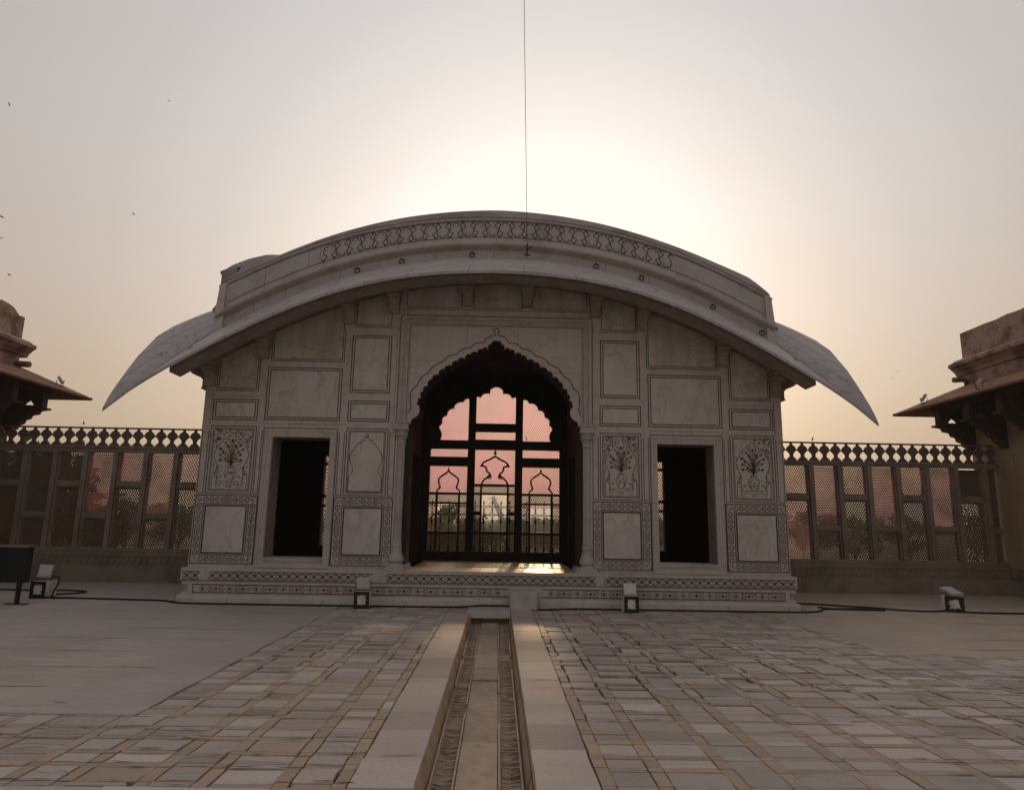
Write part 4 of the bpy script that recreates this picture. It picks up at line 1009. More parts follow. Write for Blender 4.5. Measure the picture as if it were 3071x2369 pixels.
# ================================================================== spear-topped railing in front of the screen
rail = thing('iron_railing', 'black spear-topped iron railing standing before the lattice screen inside the arch', 'railing', (0, 3.7, .65))
m = MB()
for z in (2.03, 1.82, .80): m.tube([(-1.7, 3.7, z), (1.7, 3.7, z)], .009, 6)
rl = m.build('rail_bar', 'iron', rail)
k = 0
for i in range(-7, 8):
    x = -.04 + i*.2215
    if abs(x) > 1.68: continue
    m = MB(); m.tube([(x, 3.7, .66), (x, 3.7, 2.08)], .010, 6)
    m.lathe([(0, 2.19), (.008, 2.16), (.022, 2.12), (.020, 2.10), (.008, 2.07), (.012, 2.06)], x, 3.7, 8)
    m.lathe([(.009, 1.74), (.022, 1.69), (.028, 1.66), (.022, 1.62), (.009, 1.58)], x, 3.7, 8)
    m.lathe([(.009, 1.05), (.022, 1.0), (.028, .97), (.022, .93), (.009, .89)], x, 3.7, 8)
    m.build('spear_bar', 'iron', rail, fixn=False)
m = MB()
for i in range(-8, 8):
    cx = -.04 + (i + .5)*.2215
    if abs(cx) > 1.62: continue
    m.tube([(cx + .103*math.cos(a), 3.7, 1.925 + .103*math.sin(a)) for a in lin(0, 6.283, 17)], .006, 5, False)
    m.tube([(cx + .11*math.cos(a), 3.7, 1.715 + .10*math.sin(a)) for a in lin(0.1, 3.04, 10)], .006, 5, False)
m.build('ring_band', 'iron', rail, fixn=False)

# ================================================================== lattice fences either side
CREST = [(.148, 0), (.12, .02), (.12, .055), (.085, .06), (.085, .095), (.05, .10), (.042, .13), (.042, .185), (.06, .20), (.06, .225), (.095, .235), (.095, .262), (.125, .27), (.125, .29), (.149, .297), (.149, .32), (.118, .33), (.118, .365), (.095, .38), (.085, .41), (.055, .42), (.03, .45), (.018, .50)]
def fence(s):
    side = 'left' if s < 0 else 'right'
    fen = thing('lattice_fence', 'stone lattice fence with pierced crest %s' % ('behind the black litter bin, left of the pavilion' if s < 0 else 'with a bird on its rail, right of the pavilion'), 'fence', (s*9.7, 3.9, 0), 'lattice fences flanking the pavilion')
    A = lambda a, b: (min(s*a, s*b), max(s*a, s*b))
    x0, x1 = A(6.04, 13.34)
    zt = 3.91 if s < 0 else 3.88; zb = 3.415 if s < 0 else 3.37
    k = (zt - .03 - zb)/.50
    m = MB(); m.box(x0, x1, 3.84, 3.94, zt - .035, zt); m.build('top_rail', 'crest', fen)
    m = MB(); pw = .298; n = int(7.3/pw); xs0 = 13.30
    for i in range(n + 1):
        cx = s*(xs0 - .05 - i*pw)
        pts = [(cx - a, zb + b*k) for a, b in CREST] + [(cx + a, zb + b*k) for a, b in CREST[::-1]]
        m.plate(pts, [], 3.865, 3.925)
    m.build('pierced_crest', 'crest', fen)
    m = MB(); m.box(x0, x1, 3.80, 4.0, 3.25, zb + .01); m.box(x0, x1, 3.775, 4.0, zb - .05, zb - .01); m.build('crest_beam', 'fence', fen)
    pr = MB(); pr.box(min(s*6.04, s*6.66), max(s*6.04, s*6.66), 3.80, 3.99, .74, 3.26); pr.build('sun_gap_filler', 'fence', fen)  # unseen filler added to stop sun leaking between fence and pavilion
    posts = [s*(7.565 + .775*i) if s > 0 else s*(7.50 + .775*i) for i in range(-1, 8)]
    for p in posts:
        if abs(p) > 13.2: continue
        m = MB(); m.box(p - .06, p + .06, 3.78, 4.0, .72, 3.26); m.box(p - .095, p - .0605, 3.84, 3.97, .86, 3.25); m.box(p + .0605, p + .095, 3.84, 3.97, .86, 3.25)
        m.add([(p - .06, 3.78, .72), (p + .06, 3.78, .72), (p + .035, 3.775, .60), (p - .035, 3.775, .60), (p - .06, 3.80, .72), (p + .06, 3.80, .72)], [(0, 1, 2, 3)])
        m.build('post', 'fence', fen)
    for i in range(len(posts)):
        a = abs(posts[i]) + .095; b = a + .775 - .19
        if a > 13.1: continue
        b = min(b, 13.3)
        xa, xb = A(a, b)
        typeA = (i % 2 == 1)
        if s < 0 and i == 0: pass
        m = MB()
        if typeA:
            m.plate([(3.82, 2.37), (3.86, 2.37), (3.86, 2.33), (3.97, 2.33), (3.97, 2.515), (3.86, 2.515), (3.86, 2.48), (3.82, 2.48)], [], xa, xb, 'x')
        else:
            m.plate([(3.82, 1.58), (3.86, 1.58), (3.86, 1.54), (3.97, 1.54), (3.97, 1.715), (3.86, 1.715), (3.86, 1.68), (3.82, 1.68)], [], xa, xb, 'x')
        m.build('cross_rail', 'fence', fen)
        if s < 0:
            spec = {1: ('jali_rose', 'jali_amber', .048, .045, .3), 2: ('jali_rose', 'jali_amber', .038, .045, 0), 3: ('jali_mauve', 'jali_amber', .037, .045, .1), 4: ('jali_mauve', 'jali_amber', .037, .046, 0),
                    5: ('jali_dark', 'jali_amber', .045, .048, .4), 6: ('jali_dark', 'jali_amber', .035, .045, 0), 7: ('jali_dark', 'jali_amber', .037, .045, .1)}
        else:
            spec = {1: ('jali_rose', 'jali_rose', .045, .050, .15), 2: ('jali_mauve', 'jali_dark', .036, .038, 0), 3: ('jali_rose', 'jali_amber', .045, .046, .1), 4: ('jali_mauve', 'jali_dark', .035, .037, 0),
                    5: ('jali_rose', 'jali_amber', .045, .045, .1), 6: ('jali_mauve', 'jali_dark', .040, .036, 0), 7: ('jali_dark', 'jali_amber', .045, .050, .5)}
        ma, mb_, pa, pb, jt = spec.get(i, ('jali_dark', 'jali_dark', .04, .045, 0))
        zs_ = (2.50, 3.21) if typeA else (1.70, 3.21)
        zl = (.865, 2.34) if typeA else (.865, 1.55)
        if s > 0 and i == 7:
            mm = MB(); mm.box(xa, xb, 3.92, 3.95, *zs_); mm.build('solid_panel', 'crest', fen)
        else: lattice(xa, xb, *zs_, 3.90, pa*1.35, .62, .03, 'lattice_panel', ma, fen, jitter=jt*.5)
        lattice(xa, xb, *zl, 3.90, pb*1.35, .62, .03, 'lattice_panel', mb_, fen, jitter=jt)
    m = MB(); m.box(x0, x1, 3.76, 4.02, .74, .84); m.box(x0, x1, 3.74, 4.02, .655, .735)
    m.build('sill', 'fence_low', fen)
    m = MB(); m.box(x0, x1, 3.76, 4.02, .42, .65)
    x = 6.1; r = random.Random(3)
    while x < 13.3:      # carved leaf motif: raised slanting petals
        c = s*x; m.plate([(c - .06, .46), (c - .02, .60), (c + .03, .615), (c + .075, .56), (c + .04, .50), (c, .455)], [], 3.735, 3.77); x += .165
    m.box(x0, x1, 3.735, 3.80, .625, .65); m.box(x0, x1, 3.735, 3.80, .42, .44)
    m.build('carved_band', 'fence_low', fen)
    m = MB(); x = 6.04; r = random.Random(9)
    while x < 13.3:
        l_ = min(r.uniform(.5, 1.1), 13.34 - x); a, b = A(x, x + l_); m.box(a + .003, b - .003, 3.71 + r.uniform(0, .012), 4.02, 0, .415); x += l_
    m.build('base_stone', 'fence_low', fen)
fence(-1); fence(1)

# ================================================================== sandstone buildings at both edges
def building(s):
    b = thing('sandstone_building', ('red sandstone building at the left edge with flaking plaster parapet' if s < 0 else 'red sandstone building at the right edge with ochre wall and drain pipe'), 'building', (s*16, 1, 0), 'sandstone buildings at the courtyard edges')
    X = lambda v: s*v
    W0 = 13.36; W1 = 24; y1 = 4.72; y0 = -9
    def bx(m, a, b_, ya, yb, z0, z1): m.box(min(X(a), X(b_)), max(X(a), X(b_)), ya, yb, z0, z1)
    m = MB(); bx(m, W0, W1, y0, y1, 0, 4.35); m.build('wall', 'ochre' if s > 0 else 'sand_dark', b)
    m = MB(); bx(m, W0 - .0, W1, y0, y1, 4.35, 5.98); m.build('upper_wall', 'sand_plaster', b)
    # broken-topped parapet
    m = MB(); ys = lin(y1, y0, 60); top = [(y, 7.22 + ((.10*noise.noise(Vector((y*2.2, 0, s))) + .14*noise.noise(Vector((y*.9, 5, s)))) if s < 0 else .03*noise.noise(Vector((y*4, 0, 1)))) - (.12 if s < 0 and y > 4.3 else 0)) for y in ys]
    m.plate([(y1, 6.45)] + top + [(y0, 6.45)], [], X(W0 + .02), X(W0 + .45), 'x'); bx(m, W0 + .46, W1, y1 - .4, y1, 6.45, 7.1)
    m.build('parapet', 'sand_plaster', b)
    m = MB()
    P = [(0, 5.98), (-.05, 6.0), (-.08, 6.08), (-.20, 6.20), (-.26, 6.24), (-.26, 6.33), (-.18, 6.36), (-.10, 6.42), (-.04, 6.46), (.3, 6.46), (.3, 5.98)]
    m.plate([(X(W0 + p[0]), p[1]) for p in P], [], y0, y1 + .24, 'y'); bx(m, W0 + .3, W1, y1 - .1, y1 + .24, 6.0, 6.45)
    m.build('cornice', 'sand_plaster', b)
    # sloping stone eave with a pointed corner
    m = MB(); zi, zo = 5.62, 4.98; p = 1.33
    def E(a, y, z, dz): return (X(a), y, z + dz)
    for dz0, dz1 in ((0, .075),):
        q = [(W0, y0, zi), (W0 - p, y0, zo), (W0 - p, y1 + p, zo), (W0, y1, zi)]; q2 = [(W0, y1, zi), (W0 - p, y1 + p, zo), (W1, y1 + p, zo), (W1, y1, zi)]
        for Q in (q, q2):
            o = len(m.v); m.v += [E(*t, 0) for t in Q] + [E(*t, .075) for t in Q]
            m.face([o, o + 1, o + 2, o + 3]); m.face([o + 4, o + 5, o + 6, o + 7])
            for i in range(4): m.face([o + i, o + (i + 1) % 4, o + 4 + (i + 1) % 4, o + 4 + i])
    ev = m.build('eave', 'sand_red', b)
    m = MB()
    for t in (.32, .66):      # ribs along the eave
        a = W0 - p*t; z = zi + (zo - zi)*t + .08
        m.add([(X(a - .02), y0, z - .01), (X(a + .02), y0, z + .005), (X(a + .02), y1 + p*t, z + .02), (X(a - .02), y1 + p*t, z + .005)], [(0, 1, 2, 3)])
    m.tube([(X(W0 - p), y0, zo + .04), (X(W0 - p), y1 + p, zo + .04)], .045, 8)
    m.build('eave_rib', 'sand_red', ev)
    # brackets with pierced triangle
    side = [(0, 5.45), (0, 3.75), (.12, 3.78), (.16, 3.88), (.26, 3.92), (.30, 4.02), (.42, 4.06), (.46, 4.17), (.58, 4.20), (.62, 4.30), (.80, 4.33), (.84, 4.42), (1.02, 4.45), (1.02, 4.50), (.96, 4.52), (.96, 4.95), (.5, 5.20)]
    tri = [(.34, 4.56), (.74, 4.56), (.66, 4.66), (.60, 4.70), (.55, 4.84), (.48, 4.70), (.42, 4.66)]
    for y in (y1 - .12, y1 - 1.3, y1 - 2.5, y1 - 3.8, y1 - 5.2, y1 - 6.8):
        m = MB(); m.plate([(X(W0 - .01 - a), z) for a, z in side], [[(X(W0 - .01 - a), z) for a, z in tri]], y - .11, y + .11, 'y')
        m.box(min(X(W0 - 1.07), X(W0)), max(X(W0 - 1.07), X(W0)), y - .15, y + .15, 4.455, 4.505)
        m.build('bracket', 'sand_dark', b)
    # beam carried by the brackets
    m = MB(); bx(m, W0 - .98, W0 - .72, y0, y1 + .1, 4.93, 5.10); m.build('eave_beam', 'sand_dark', b)
    # base band
    m = MB(); bx(m, W0 - .05, W0, y0, 3.70, .42, .70); bx(m, W0 - .10, W0, y0, 3.70, 0, .40)
    y = 3.6
    while y > -8:
        for _ in (0,): m.plate([(y - .06, .46), (y - .02, .60), (y + .03, .64), (y + .07, .56), (y + .03, .47)], [], X(W0 - .052), X(W0 - .08), 'x')
        y -= .17
    m.build('carved_base', 'fence_low', b)
    # thin pilaster line and stone spouts / pipe
    m = MB(); bx(m, W0 - .03, W0, 3.2, 3.28, .72, 3.6); m.build('pilaster', 'ochre' if s > 0 else 'sand_dark', b)
    m = MB()
    if s > 0:
        m.tube([(X(12.98), 4.62, 5.82), (X(13.26), 4.62, 5.84), (X(13.34), 4.60, 5.78), (X(13.30), 4.58, 5.55), (X(13.27), 4.5, 5.42)], .075, 10)
        m.tube([(X(13.23), 4.62, 5.42), (X(13.26), 4.3, 5.47), (X(13.25), 3.4, 5.60), (X(13.25), -6, 5.66)], .075, 10)
    else:
        m.tube([(X(12.98), 4.62, 5.72), (X(13.5), 4.62, 5.74)], .085, 10)
        m.tube([(X(12.99), 4.62, 5.36), (X(13.2), 4.5, 5.38), (X(13.25), 3.4, 5.58), (X(13.25), -6, 5.66)], .075, 10)
    m.build('drain_pipe', 'sand_red', b)
building(-1); building(1)
def small_lamp(x, y, z, yaw, lab):
    t = thing('small_floodlight', lab, 'floodlight', (x, y, z), 'small floodlights on the eaves')
    Rm = Matrix.Rotation(yaw, 3, 'Z') @ Matrix.Rotation(R(35), 3, 'X')
    m = MB(); m.obox((x, y, z + .20), (.12, .035, .10), Rm); m.build('lamp_housing', 'alu', t)
    m = MB(); m.obox(Vector((x, y, z + .20)) + Rm @ Vector((0, -.038, 0)), (.10, .004, .08), Rm); m.build('lamp_glass', 'lens', t)
    m = MB(); m.tube([(x - .11, y, z + .19), (x - .07, y, z + .02), (x + .07, y, z + .02), (x + .11, y, z + .19)], .012, 6); m.tube([(x, y, z - .02), (x, y, z + .04)], .02, 6); m.build('lamp_stirrup', 'iron', t)
small_lamp(12.32, 5.0, 5.17, R(60), 'small floodlight near the pointed tip of the right red eave')
small_lamp(12.22, 2.6, 5.12, R(60), 'small floodlight further along the right red eave by the pipe')
small_lamp(-12.32, 5.0, 5.17, R(-60), 'small floodlight near the pointed tip of the left red eave')

# ================================================================== loose objects
# marble block and channel cover slab
m = MB(); m.box(.37, .88, -.56, -.29, .004, .345)
tag(m.build('stone_block', 'marble_panel'), 'plain pale marble block standing against the plinth beside the channel', 'block')
m = MB(); m.box(-.42, .365, -1.16, -.29, -.085, .028); m.box(-.40, .35, -1.15, -.30, .028, .034)
tag(m.build('cover_slab', 'marble_panel'), 'marble slab capping the head of the sunken water channel', 'slab')
# litter bin on posts, partly out of frame at left
bn = thing('litter_bin', 'black tapered litter bin hung on a post frame at the left edge', 'bin', (-9.15, -.9, 0))
def frustum(m, cx, cy, z0, z1, hx0, hy0, hx1, hy1):
    m.add([(cx - hx0, cy - hy0, z0), (cx + hx0, cy - hy0, z0), (cx + hx0, cy + hy0, z0), (cx - hx0, cy + hy0, z0), (cx - hx1, cy - hy1, z1), (cx + hx1, cy - hy1, z1), (cx + hx1, cy + hy1, z1), (cx - hx1, cy + hy1, z1)],
          [(0, 1, 5, 4), (1, 2, 6, 5), (2, 3, 7, 6), (3, 0, 4, 7), (0, 3, 2, 1)])
m = MB(); frustum(m, -8.97, -.815, .385, 1.02, .365, .075, .372, .085); frustum(m, -8.97, -.815, .975, 1.0, .376, .088, .379, .09); m.build('bin_body', 'black', bn)
m = MB(); m.box(-9.35, -8.59, -.915, -.885, 1.02, 1.06); m.box(-9.35, -8.59, -.74, -.71, 1.02, 1.06); m.box(-8.62, -8.59, -.885, -.74, 1.02, 1.06); m.box(-9.35, -9.32, -.885, -.74, 1.02, 1.06); m.build('bin_rim', 'rim', bn)
for x in (-8.685, -9.26):
    m = MB(); m.box(x - .030, x + .030, -.90, -.84, .0, .42); m.box(x - .2, x + .2, -.93, -.81, .003, .016); m.build('bin_leg', 'iron', bn)

def cusp_hole(cx, cz, w, h, r, jag):
    pts = []
    for i in range(36):
        a = 2*math.pi*i/36; ca, sa = math.cos(a), math.sin(a)
        k = 1/max(abs(ca), abs(sa))**.75*(1 + .10*math.cos(8*a)) * (1 + jag*(r.random() - .5))
        pts.append((cx + w*.5*ca*k*.92, cz + h*.5*sa*k*.92))
    return pts
def floodlight(x, y, wd, hh, lab, lamp, yaw, seed, up_tilt=False, lens=True):
    t = thing('floodlight', lab, 'floodlight', (x, y, 0), 'floodlights on painted blocks')
    r = random.Random(seed); Y = Matrix.Rotation(yaw, 3, 'Z'); c = Vector((x, y, 0)); h = wd/2
    m = MB(); m.obox(c + Vector((0, 0, hh/2 + .003)), (h, h, hh/2 - .003), Y); blk = m.build('base_block', 'block', t)
    m = MB()
    fr_ = [(-h - .003, 0.003), (h + .003, .003), (h + .003, hh + .002), (-h - .003, hh + .002)]
    hole_ = cusp_hole(0, hh*.52, wd*.60, hh*.62, r, .12 if not up_tilt else .35)
    m.plate(fr_, [hole_], -h - .006, -h - .001)
    m.v = [tuple(Y @ Vector(v) + c) for v in m.v]; m.build('painted_border', 'paint', blk)
    m = MB(); m.plate([(-h, .003), (h, .003), (h, .03), (.3*h, .05), (-h*.2, .03), (-h, .05)], [], -h - .004, -h - .001); 
    m.v = [tuple(Y @ Matrix.Rotation(math.pi/2, 3, 'Z') @ Vector(v) + c) for v in m.v]; m.build('paint_splash', 'paint', blk)
    lw, lh, tilt, lz, lyaw = lamp
    Rm = Matrix.Rotation(lyaw, 3, 'Z') @ Matrix.Rotation(tilt, 3, 'X'); lc = c + Vector((0, 0, lz))
    m = MB(); m.obox(lc, (lw/2, .022, lh/2), Rm)
    for i in range(7): m.obox(lc + Rm @ Vector(((i - 3)*lw/8, .035, 0)), (.006, .015, lh/2*.9), Rm)
    hs = m.build('lamp_housing', 'alu', t)
    m = MB(); m.obox(lc + Rm @ Vector((0, -.024, .01)), (lw/2*.84, .003, lh/2*.78), Rm)
    gl = m.build('lamp_glass', 'lens', hs)
    m = MB()
    for i in range(9): m.obox(lc + Rm @ Vector(((i - 4)*lw/11, -.0285, .012)), (.004, .0015, lh/2*.7), Rm)
    m.build('led_strip', 'alu', gl)
    m = MB(); a = lc + Rm @ Vector((-lw/2 - .01, 0, 0)); b = lc + Rm @ Vector((lw/2 + .01, 0, 0)); q = Vector((0, 0, hh + .012)) + c
    sx = Matrix.Rotation(lyaw, 3, 'Z') @ Vector((lw/2 + .01, 0, 0))
    m.tube([a, q - sx, q + sx, b], .009, 6); m.build('stirrup', 'iron', t)
    return t
floodlight(-8.93, .22, .31, .33, 'floodlight on a bordered block by the left litter bin, its lens facing the courtyard', (.27, .25, R(-14), .52, 0), R(-4), 1)
floodlight(-2.41, -.66, .28, .31, 'dim grey floodlight on a bordered block against the plinth, left of the arch', (.26, .22, R(24), .45, R(3)), R(2), 2)
floodlight(2.64, -.67, .27, .30, 'pale upright floodlight on a bordered block against the plinth, right of the arch', (.25, .22, R(-6), .42, 0), R(2), 3)
floodlight(9.38, .16, .33, .31, 'floodlight tipped back on a flaking block near the right lattice fence', (.33, .30, R(-66), .40, R(22)), R(-22), 4, True)
# cables
def cable(pts, lab, r_=.017):
    # Catmull-Rom smoothing
    P = [Vector(p) for p in pts]; o = []
    for i in range(len(P) - 1):
        a, b, c, d = P[max(i - 1, 0)], P[i], P[i + 1], P[min(i + 2, len(P) - 1)]
        for k in range(8):
            t = k/8; o.append(.5*((2*b) + (c - a)*t + (2*a - 5*b + 4*c - d)*t*t + (3*b - a - 3*c + d)*t**3))
    o.append(P[-1]); m = MB(); m.tube(o, r_, 8)
    return tag(m.build('cable', 'rubber', smooth=True, fixn=False), lab, 'cable')
z = .022
cable([(-14, 1.75, z), (-12, 1.6, z), (-10.3, 1.45, z), (-9.6, 1.42, z), (-9.28, 1.50, z), (-8.80, 1.38, z), (-8.66, 1.20, z), (-8.70, .98, z), (-8.95, .74, z), (-9.2, .45, z), (-8.95, .17, z), (-8.3, .10, z), (-7.07, -.02, z), (-6.4, -.12, z), (-5.84, -.46, z), (-4.8, -.50, z), (-4.0, -.52, z), (-2.6, -.50, z), (-1.4, -.50, z), (-.55, -.50, .03), (-.2, -.47, .055), (.36, -.46, .055)],
      'long black cable looping by the left floodlight and running to the plinth')
cable([(-8.80, .22, .40), (-8.64, .18, .42), (-8.58, .10, .30), (-8.62, .05, .12), (-8.62, .06, z), (-8.3, .14, z)], 'short black lead hanging from the left floodlight to the floor')
cable([(.9, -.72, z), (1.6, -.50, z), (2.3, -.49, z), (3.0, -.50, z), (4.2, -.50, z), (5.6, -.50, z), (6.2, -.42, z), (6.5, -.2, z), (6.75, .12, z), (7.3, .10, z), (7.9, .03, z), (7.5, .20, .03), (7.0, .16, z), (6.6, .14, .05)],
      'black cable lying along the foot of the plinth, right of the arch')
cable([(6.2, 1.6, z), (6.6, 1.08, z), (7.0, .95, z), (7.4, .68, z), (7.8, .32, .04), (8.3, .10, z), (8.8, -.02, z), (9.1, .08, z), (9.4, .05, z), (9.7, -.14, z), (10.6, -.18, z), (12, -.22, z), (13.2, -.25, z)],
      'black cable running from the pavilion corner past the right floodlight')
# thin wire tied to the roof
m = MB(); m.tube([(.62, -.22, 7.38), (.53, -1.2, 9.3), (.07, -6, 19), (-.5, -12, 31)], .006, 5)
tag(m.build('thin_wire', 'iron', fixn=False), 'thin taut wire rising from the roof edge into the sky', 'wire')
m = MB(); m.tube([(.62, -.19, 7.55), (.62, -.2, 7.25)], .016, 6); m.tube([(.55, -.19, 7.31), (.69, -.19, 7.29)], .014, 6); m.tube([(.62, -.2, 7.40), (.70, -.2, 7.46), (.74, -.2, 7.47)], .009, 6)
m.build('wire_hook', 'iron', par, fixn=False)

# ================================================================== birds
def bird_mesh(m, c, s, flap, yaw, sit=False):
    Rz = Matrix.Rotation(yaw, 3, 'Z'); c = Vector(c)
    T = lambda v: tuple(Rz @ (Vector(v)*s) + c)
    prof = [(-.5, .01), (-.35, .05), (-.1, .12), (.15, .13), (.32, .07), (.42, .08), (.5, .05), (.6, .004)]
    if sit: pts = [T((0 + a*.35, 0, .28 + a*.8)) for a, r_ in prof]
    else: pts = [T((a, 0, 0)) for a, r_ in prof]
    m.tube(pts, [max(.004, r_*s) for a, r_ in prof], 8)
    if not sit:
        for q in (-1, 1):
            W_ = [(-.12, 0, .03), (.2, 0, .03), (.22, q*.5, .03 + flap*.5), (-.05, q*1.1, .03 + flap), (-.18, q*.6, .03 + flap*.55)]
            W2 = [(a, b, z - .02) for a, b, z in W_]
            o = len(m.v); m.v += [T(v) for v in W_] + [T(v) for v in W2]; m.face(range(o, o + 5)); m.face(range(o + 5, o + 10))
            for i in range(5): m.face([o + i, o + (i + 1) % 5, o + 5 + (i + 1) % 5, o + 5 + i])
    else:
        m.tube([T((-.02, .03, .05)), T((0, .03, -.02))], .012*s*4, 5); m.add([T((-.1, -.03, -.12)), T((-.1, .03, -.12)), T((-.28, .04, -.45)), T((-.28, -.04, -.45))], [(0, 1, 2, 3)])
blab = ['larger flapping bird high at the left edge of the sky', 'tiny pale bird high in the left sky', 'tiny gliding bird in the left sky above the curved roof end', 'gliding bird at the far left edge, level with the roof',
        'lower gliding bird at the far left edge', 'gliding bird above the left sandstone building', 'flapping bird low over the left lattice fence', 'faint bird right of the pavilion roof tip', 'second faint bird right of the pavilion, lower and farther right']
bp = [(-43.08, 36.58, .38), (-29.42, 37.4, .25), (-31.19, 26.75, .35), (-42.11, 26.21, .5), (-41.89, 24.33, .45), (-40.7, 21.09, .45), (-32.99, 8.83, .40), (32.4, 13.9, .28), (32.92, 14.47, .28)]
for i, ((bx_, bz, sz), lb) in enumerate(zip(bp, blab)):
    m = MB(); bird_mesh(m, (bx_, 40, bz), sz*.62, [.8, .3, .2, .15, .3, .2, .9, .4, .3][i], [.3, 1, .1, .2, 2.8, .2, .5, 1.2, .8][i])
    tag(m.build('bird', 'bird', fixn=False), lb, 'bird', 'birds flying in the sky')
m = MB(); bird_mesh(m, (8.48, 3.89, 3.915), .15, 0, .4, True); tag(m.build('bird', 'bird', fixn=False), 'small dark bird perched on the right fence rail', 'bird')
m = MB(); bird_mesh(m, (.82, 3.88, 3.77), .15, 0, 2.6, True); tag(m.build('bird', 'bird', fixn=False), 'small dark bird perched on the screen rail inside the arch, right bay', 'bird')

# ================================================================== trees beyond, tower in the haze
def tree_proto(seed, H_, Rr, mat, n, leaf):
    r = random.Random(seed); crown = MB(); tr = MB()
    tr.tube([(0, 0, 0), (.1, 0, H_*.25), (-.1, .1, H_*.55)], [.35, .26, .14], 8)
    cl = []
    for i in range(14):
        a = r.uniform(0, 6.28); d = Rr*math.sqrt(r.random())*.8; z = H_*r.uniform(.42, .92); d *= 1.15 - .55*(z/H_ - .4)
        c = Vector((d*math.cos(a), d*math.sin(a), z)); cl.append((c, Rr*r.uniform(.22, .42)))
        tr.tube([(0, 0, H_*.3), tuple(c*.6 + Vector((0, 0, H_*.12))), tuple(c)], [.12, .07, .03], 5)
    for i in range(n):
        c, q = r.choice(cl); v = Vector((r.gauss(0, 1), r.gauss(0, 1), r.gauss(0, .8)))
        v = v.normalized()*q*r.uniform(.5, 1.1); p = c + v
        a = Vector((r.gauss(0, 1), r.gauss(0, 1), r.gauss(0, .6))).normalized(); b = a.cross(Vector((r.gauss(0, 1), r.gauss(0, 1), r.gauss(0, 1)))).normalized()
        s_ = leaf*r.uniform(.6, 1.3)
        crown.add([p + a*s_, p + b*s_*.6, p - a*s_, p - b*s_*.6], [(0, 1, 2, 3)])
    t = thing('tree', 'x', 'tree', (0, 0, 0)); crown.build('crown', mat, t, fixn=False); tr.build('trunk', 'bark', t, fixn=False)
    return t
protos = [tree_proto(1, 14.5, 5.5, 'leaf', 3200, .30), tree_proto(2, 14.5, 6.5, 'leaf2', 3200, .32), tree_proto(3, 14.5, 4.6, 'leaf', 2600, .30)]
used = [False]*3
def put_tree(k, az, d, el, label, group, wide=1.0):
    x = CAM.x + d*math.sin(R(az)); y = CAM.y + d*math.cos(R(az)); top = CAM.z + d*math.tan(R(el)); h = top + 12
    p = protos[k]
    if not used[k]: t = p; used[k] = True; 
    else:
        t = p.copy(); C.objects.link(t)
        for ch in p.children: c = ch.copy(); C.objects.link(c); c.parent = t
    sc_ = h/14.0; t.location = (x, y, -12); t.scale = (sc_*wide, sc_*wide, sc_); t.rotation_euler = (0, 0, az*7.3 + d)
    t['label'] = label; t['category'] = 'tree'; t['group'] = group
    return t
# near trees behind the left fence
put_tree(0, -37.5, 38, 4.6, 'big dark tree behind the left end of the left lattice fence', 'near trees behind the fences')
put_tree(2, -33.5, 44, 4.3, 'tree seen through the lattice third from the left end', 'near trees behind the fences')
put_tree(1, -41, 36, 4.9, 'dark tree behind the litter bin, at the far left', 'near trees behind the fences')
put_tree(0, -3.0, 75, .30, 'bright green tree in the left clear window', 'trees in the park beyond')
put_tree(2, -4.7, 95, 1.35, 'sparse tree rising in the left clear window', 'trees in the park beyond', .8)
r = random.Random(12)
bands = [(-32, 1.1), (-28, 1.3), (-24.5, 1.1), (-21, .9), (-17, .8), (-13, .6), (-9, .5), (-6.3, .4), (-1.6, .25), (-.3, .15), (1.1, .35), (2.4, .35), (3.3, .45), (4.4, .4), (6, .5), (9, .6), (13, .8), (17, .8), (21, 1.1), (24, 1.2), (27.5, .9), (31, 1.1), (35, 1.0), (38.5, .9)]
for i, (az, el) in enumerate(bands):
    put_tree(r.randrange(3), az, r.uniform(190, 300), el, 'hazy green tree in the nearer row of the park beyond the fort', 'nearer row of park trees', 1.5)
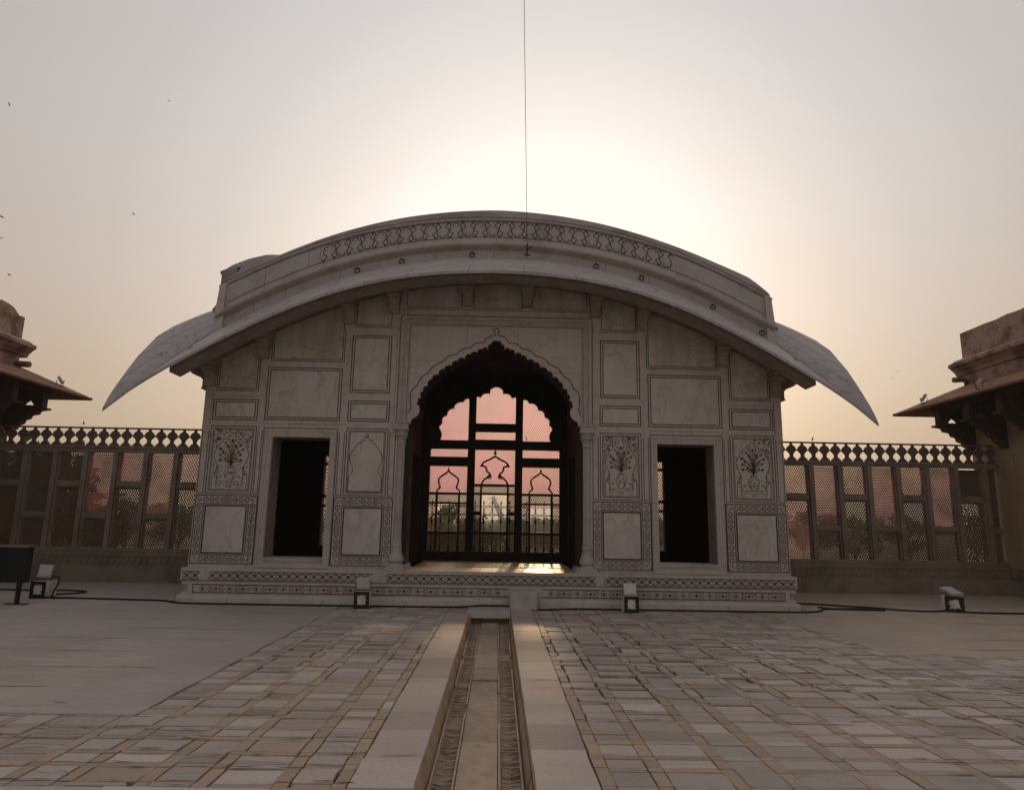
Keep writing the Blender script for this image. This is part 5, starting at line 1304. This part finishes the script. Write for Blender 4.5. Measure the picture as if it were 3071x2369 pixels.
for i in range(34):
    az = -33 + i*2.05 + r.uniform(-.5, .5)
    put_tree(r.randrange(3), az, r.uniform(560, 820), r.uniform(.15, .5), 'pale hazy tree in the far row of the park beyond the fort', 'far row of park trees', 2.3)
# tower with draped strings
tw = thing('tower', 'pale hazy slender tower with strings draped from its top, in the middle clear window', 'tower', (0, 690, -12))
m = MB(); P = [(5.0, 690, -12), (4.6, 690, 0), (1.6, 690, 14), (-3.6, 690, 24)]
m.tube([(5.2, 690, -12), (4.8, 690, 2), (2.6, 690, 10), (-1.6, 690, 19), (-5.2, 690, 27)], [5, 3.8, 2.8, 2.4, 1.8], 12)
m.build('tower_shaft', 'concrete', tw)
m = MB(); m.lathe([(.3, 29.4), (1.2, 29), (1.2, 27.8), (3.6, 27.6), (3.4, 27.0), (1.9, 26.6)], -5.3, 690, 12); m.tube([(-10.5, 690, 25.9), (-7, 690, 27.3), (-5.3, 690, 27.6), (-3.2, 690, 27.3), (.2, 690, 25.9)], .35, 6); m.build('tower_head', 'concrete', tw)
for k, (ex, ez) in enumerate(((-22, 9), (-18, 8), (-14, 8), (-11, 6), (-16, 13), (6, 17), (11, 16), (17, 12), (-9, 8))):
    m = MB(); m.tube([(-5.3 + (ex + 5.3)*t, 690, 27 + (ez - 27)*t - 2.0*math.sin(math.pi*t)) for t in lin(0, 1, 7)], .13, 5); m.build('draped_string', 'iron', tw, fixn=False)
# ================================================================== haze
m = MB(); m.box(-1400, 1400, -80, 1500, -14, 60)
hz = m.build('haze', 'concrete'); hz.data.materials.clear()
hm = bpy.data.materials.new('haze_air'); hm.use_nodes = True; t = hm.node_tree; t.nodes.clear()
ho = t.nodes.new('ShaderNodeOutputMaterial'); hv = t.nodes.new('ShaderNodeVolumePrincipled')
hv.inputs['Color'].default_value = (1, .93, .86, 1); hv.inputs['Density'].default_value = HAZE; hv.inputs['Anisotropy'].default_value = .3
t.links.new(hv.outputs[0], ho.inputs['Volume']); hz.data.materials.append(hm); hz['kind'] = 'stuff'
bpy.context.view_layer.update()
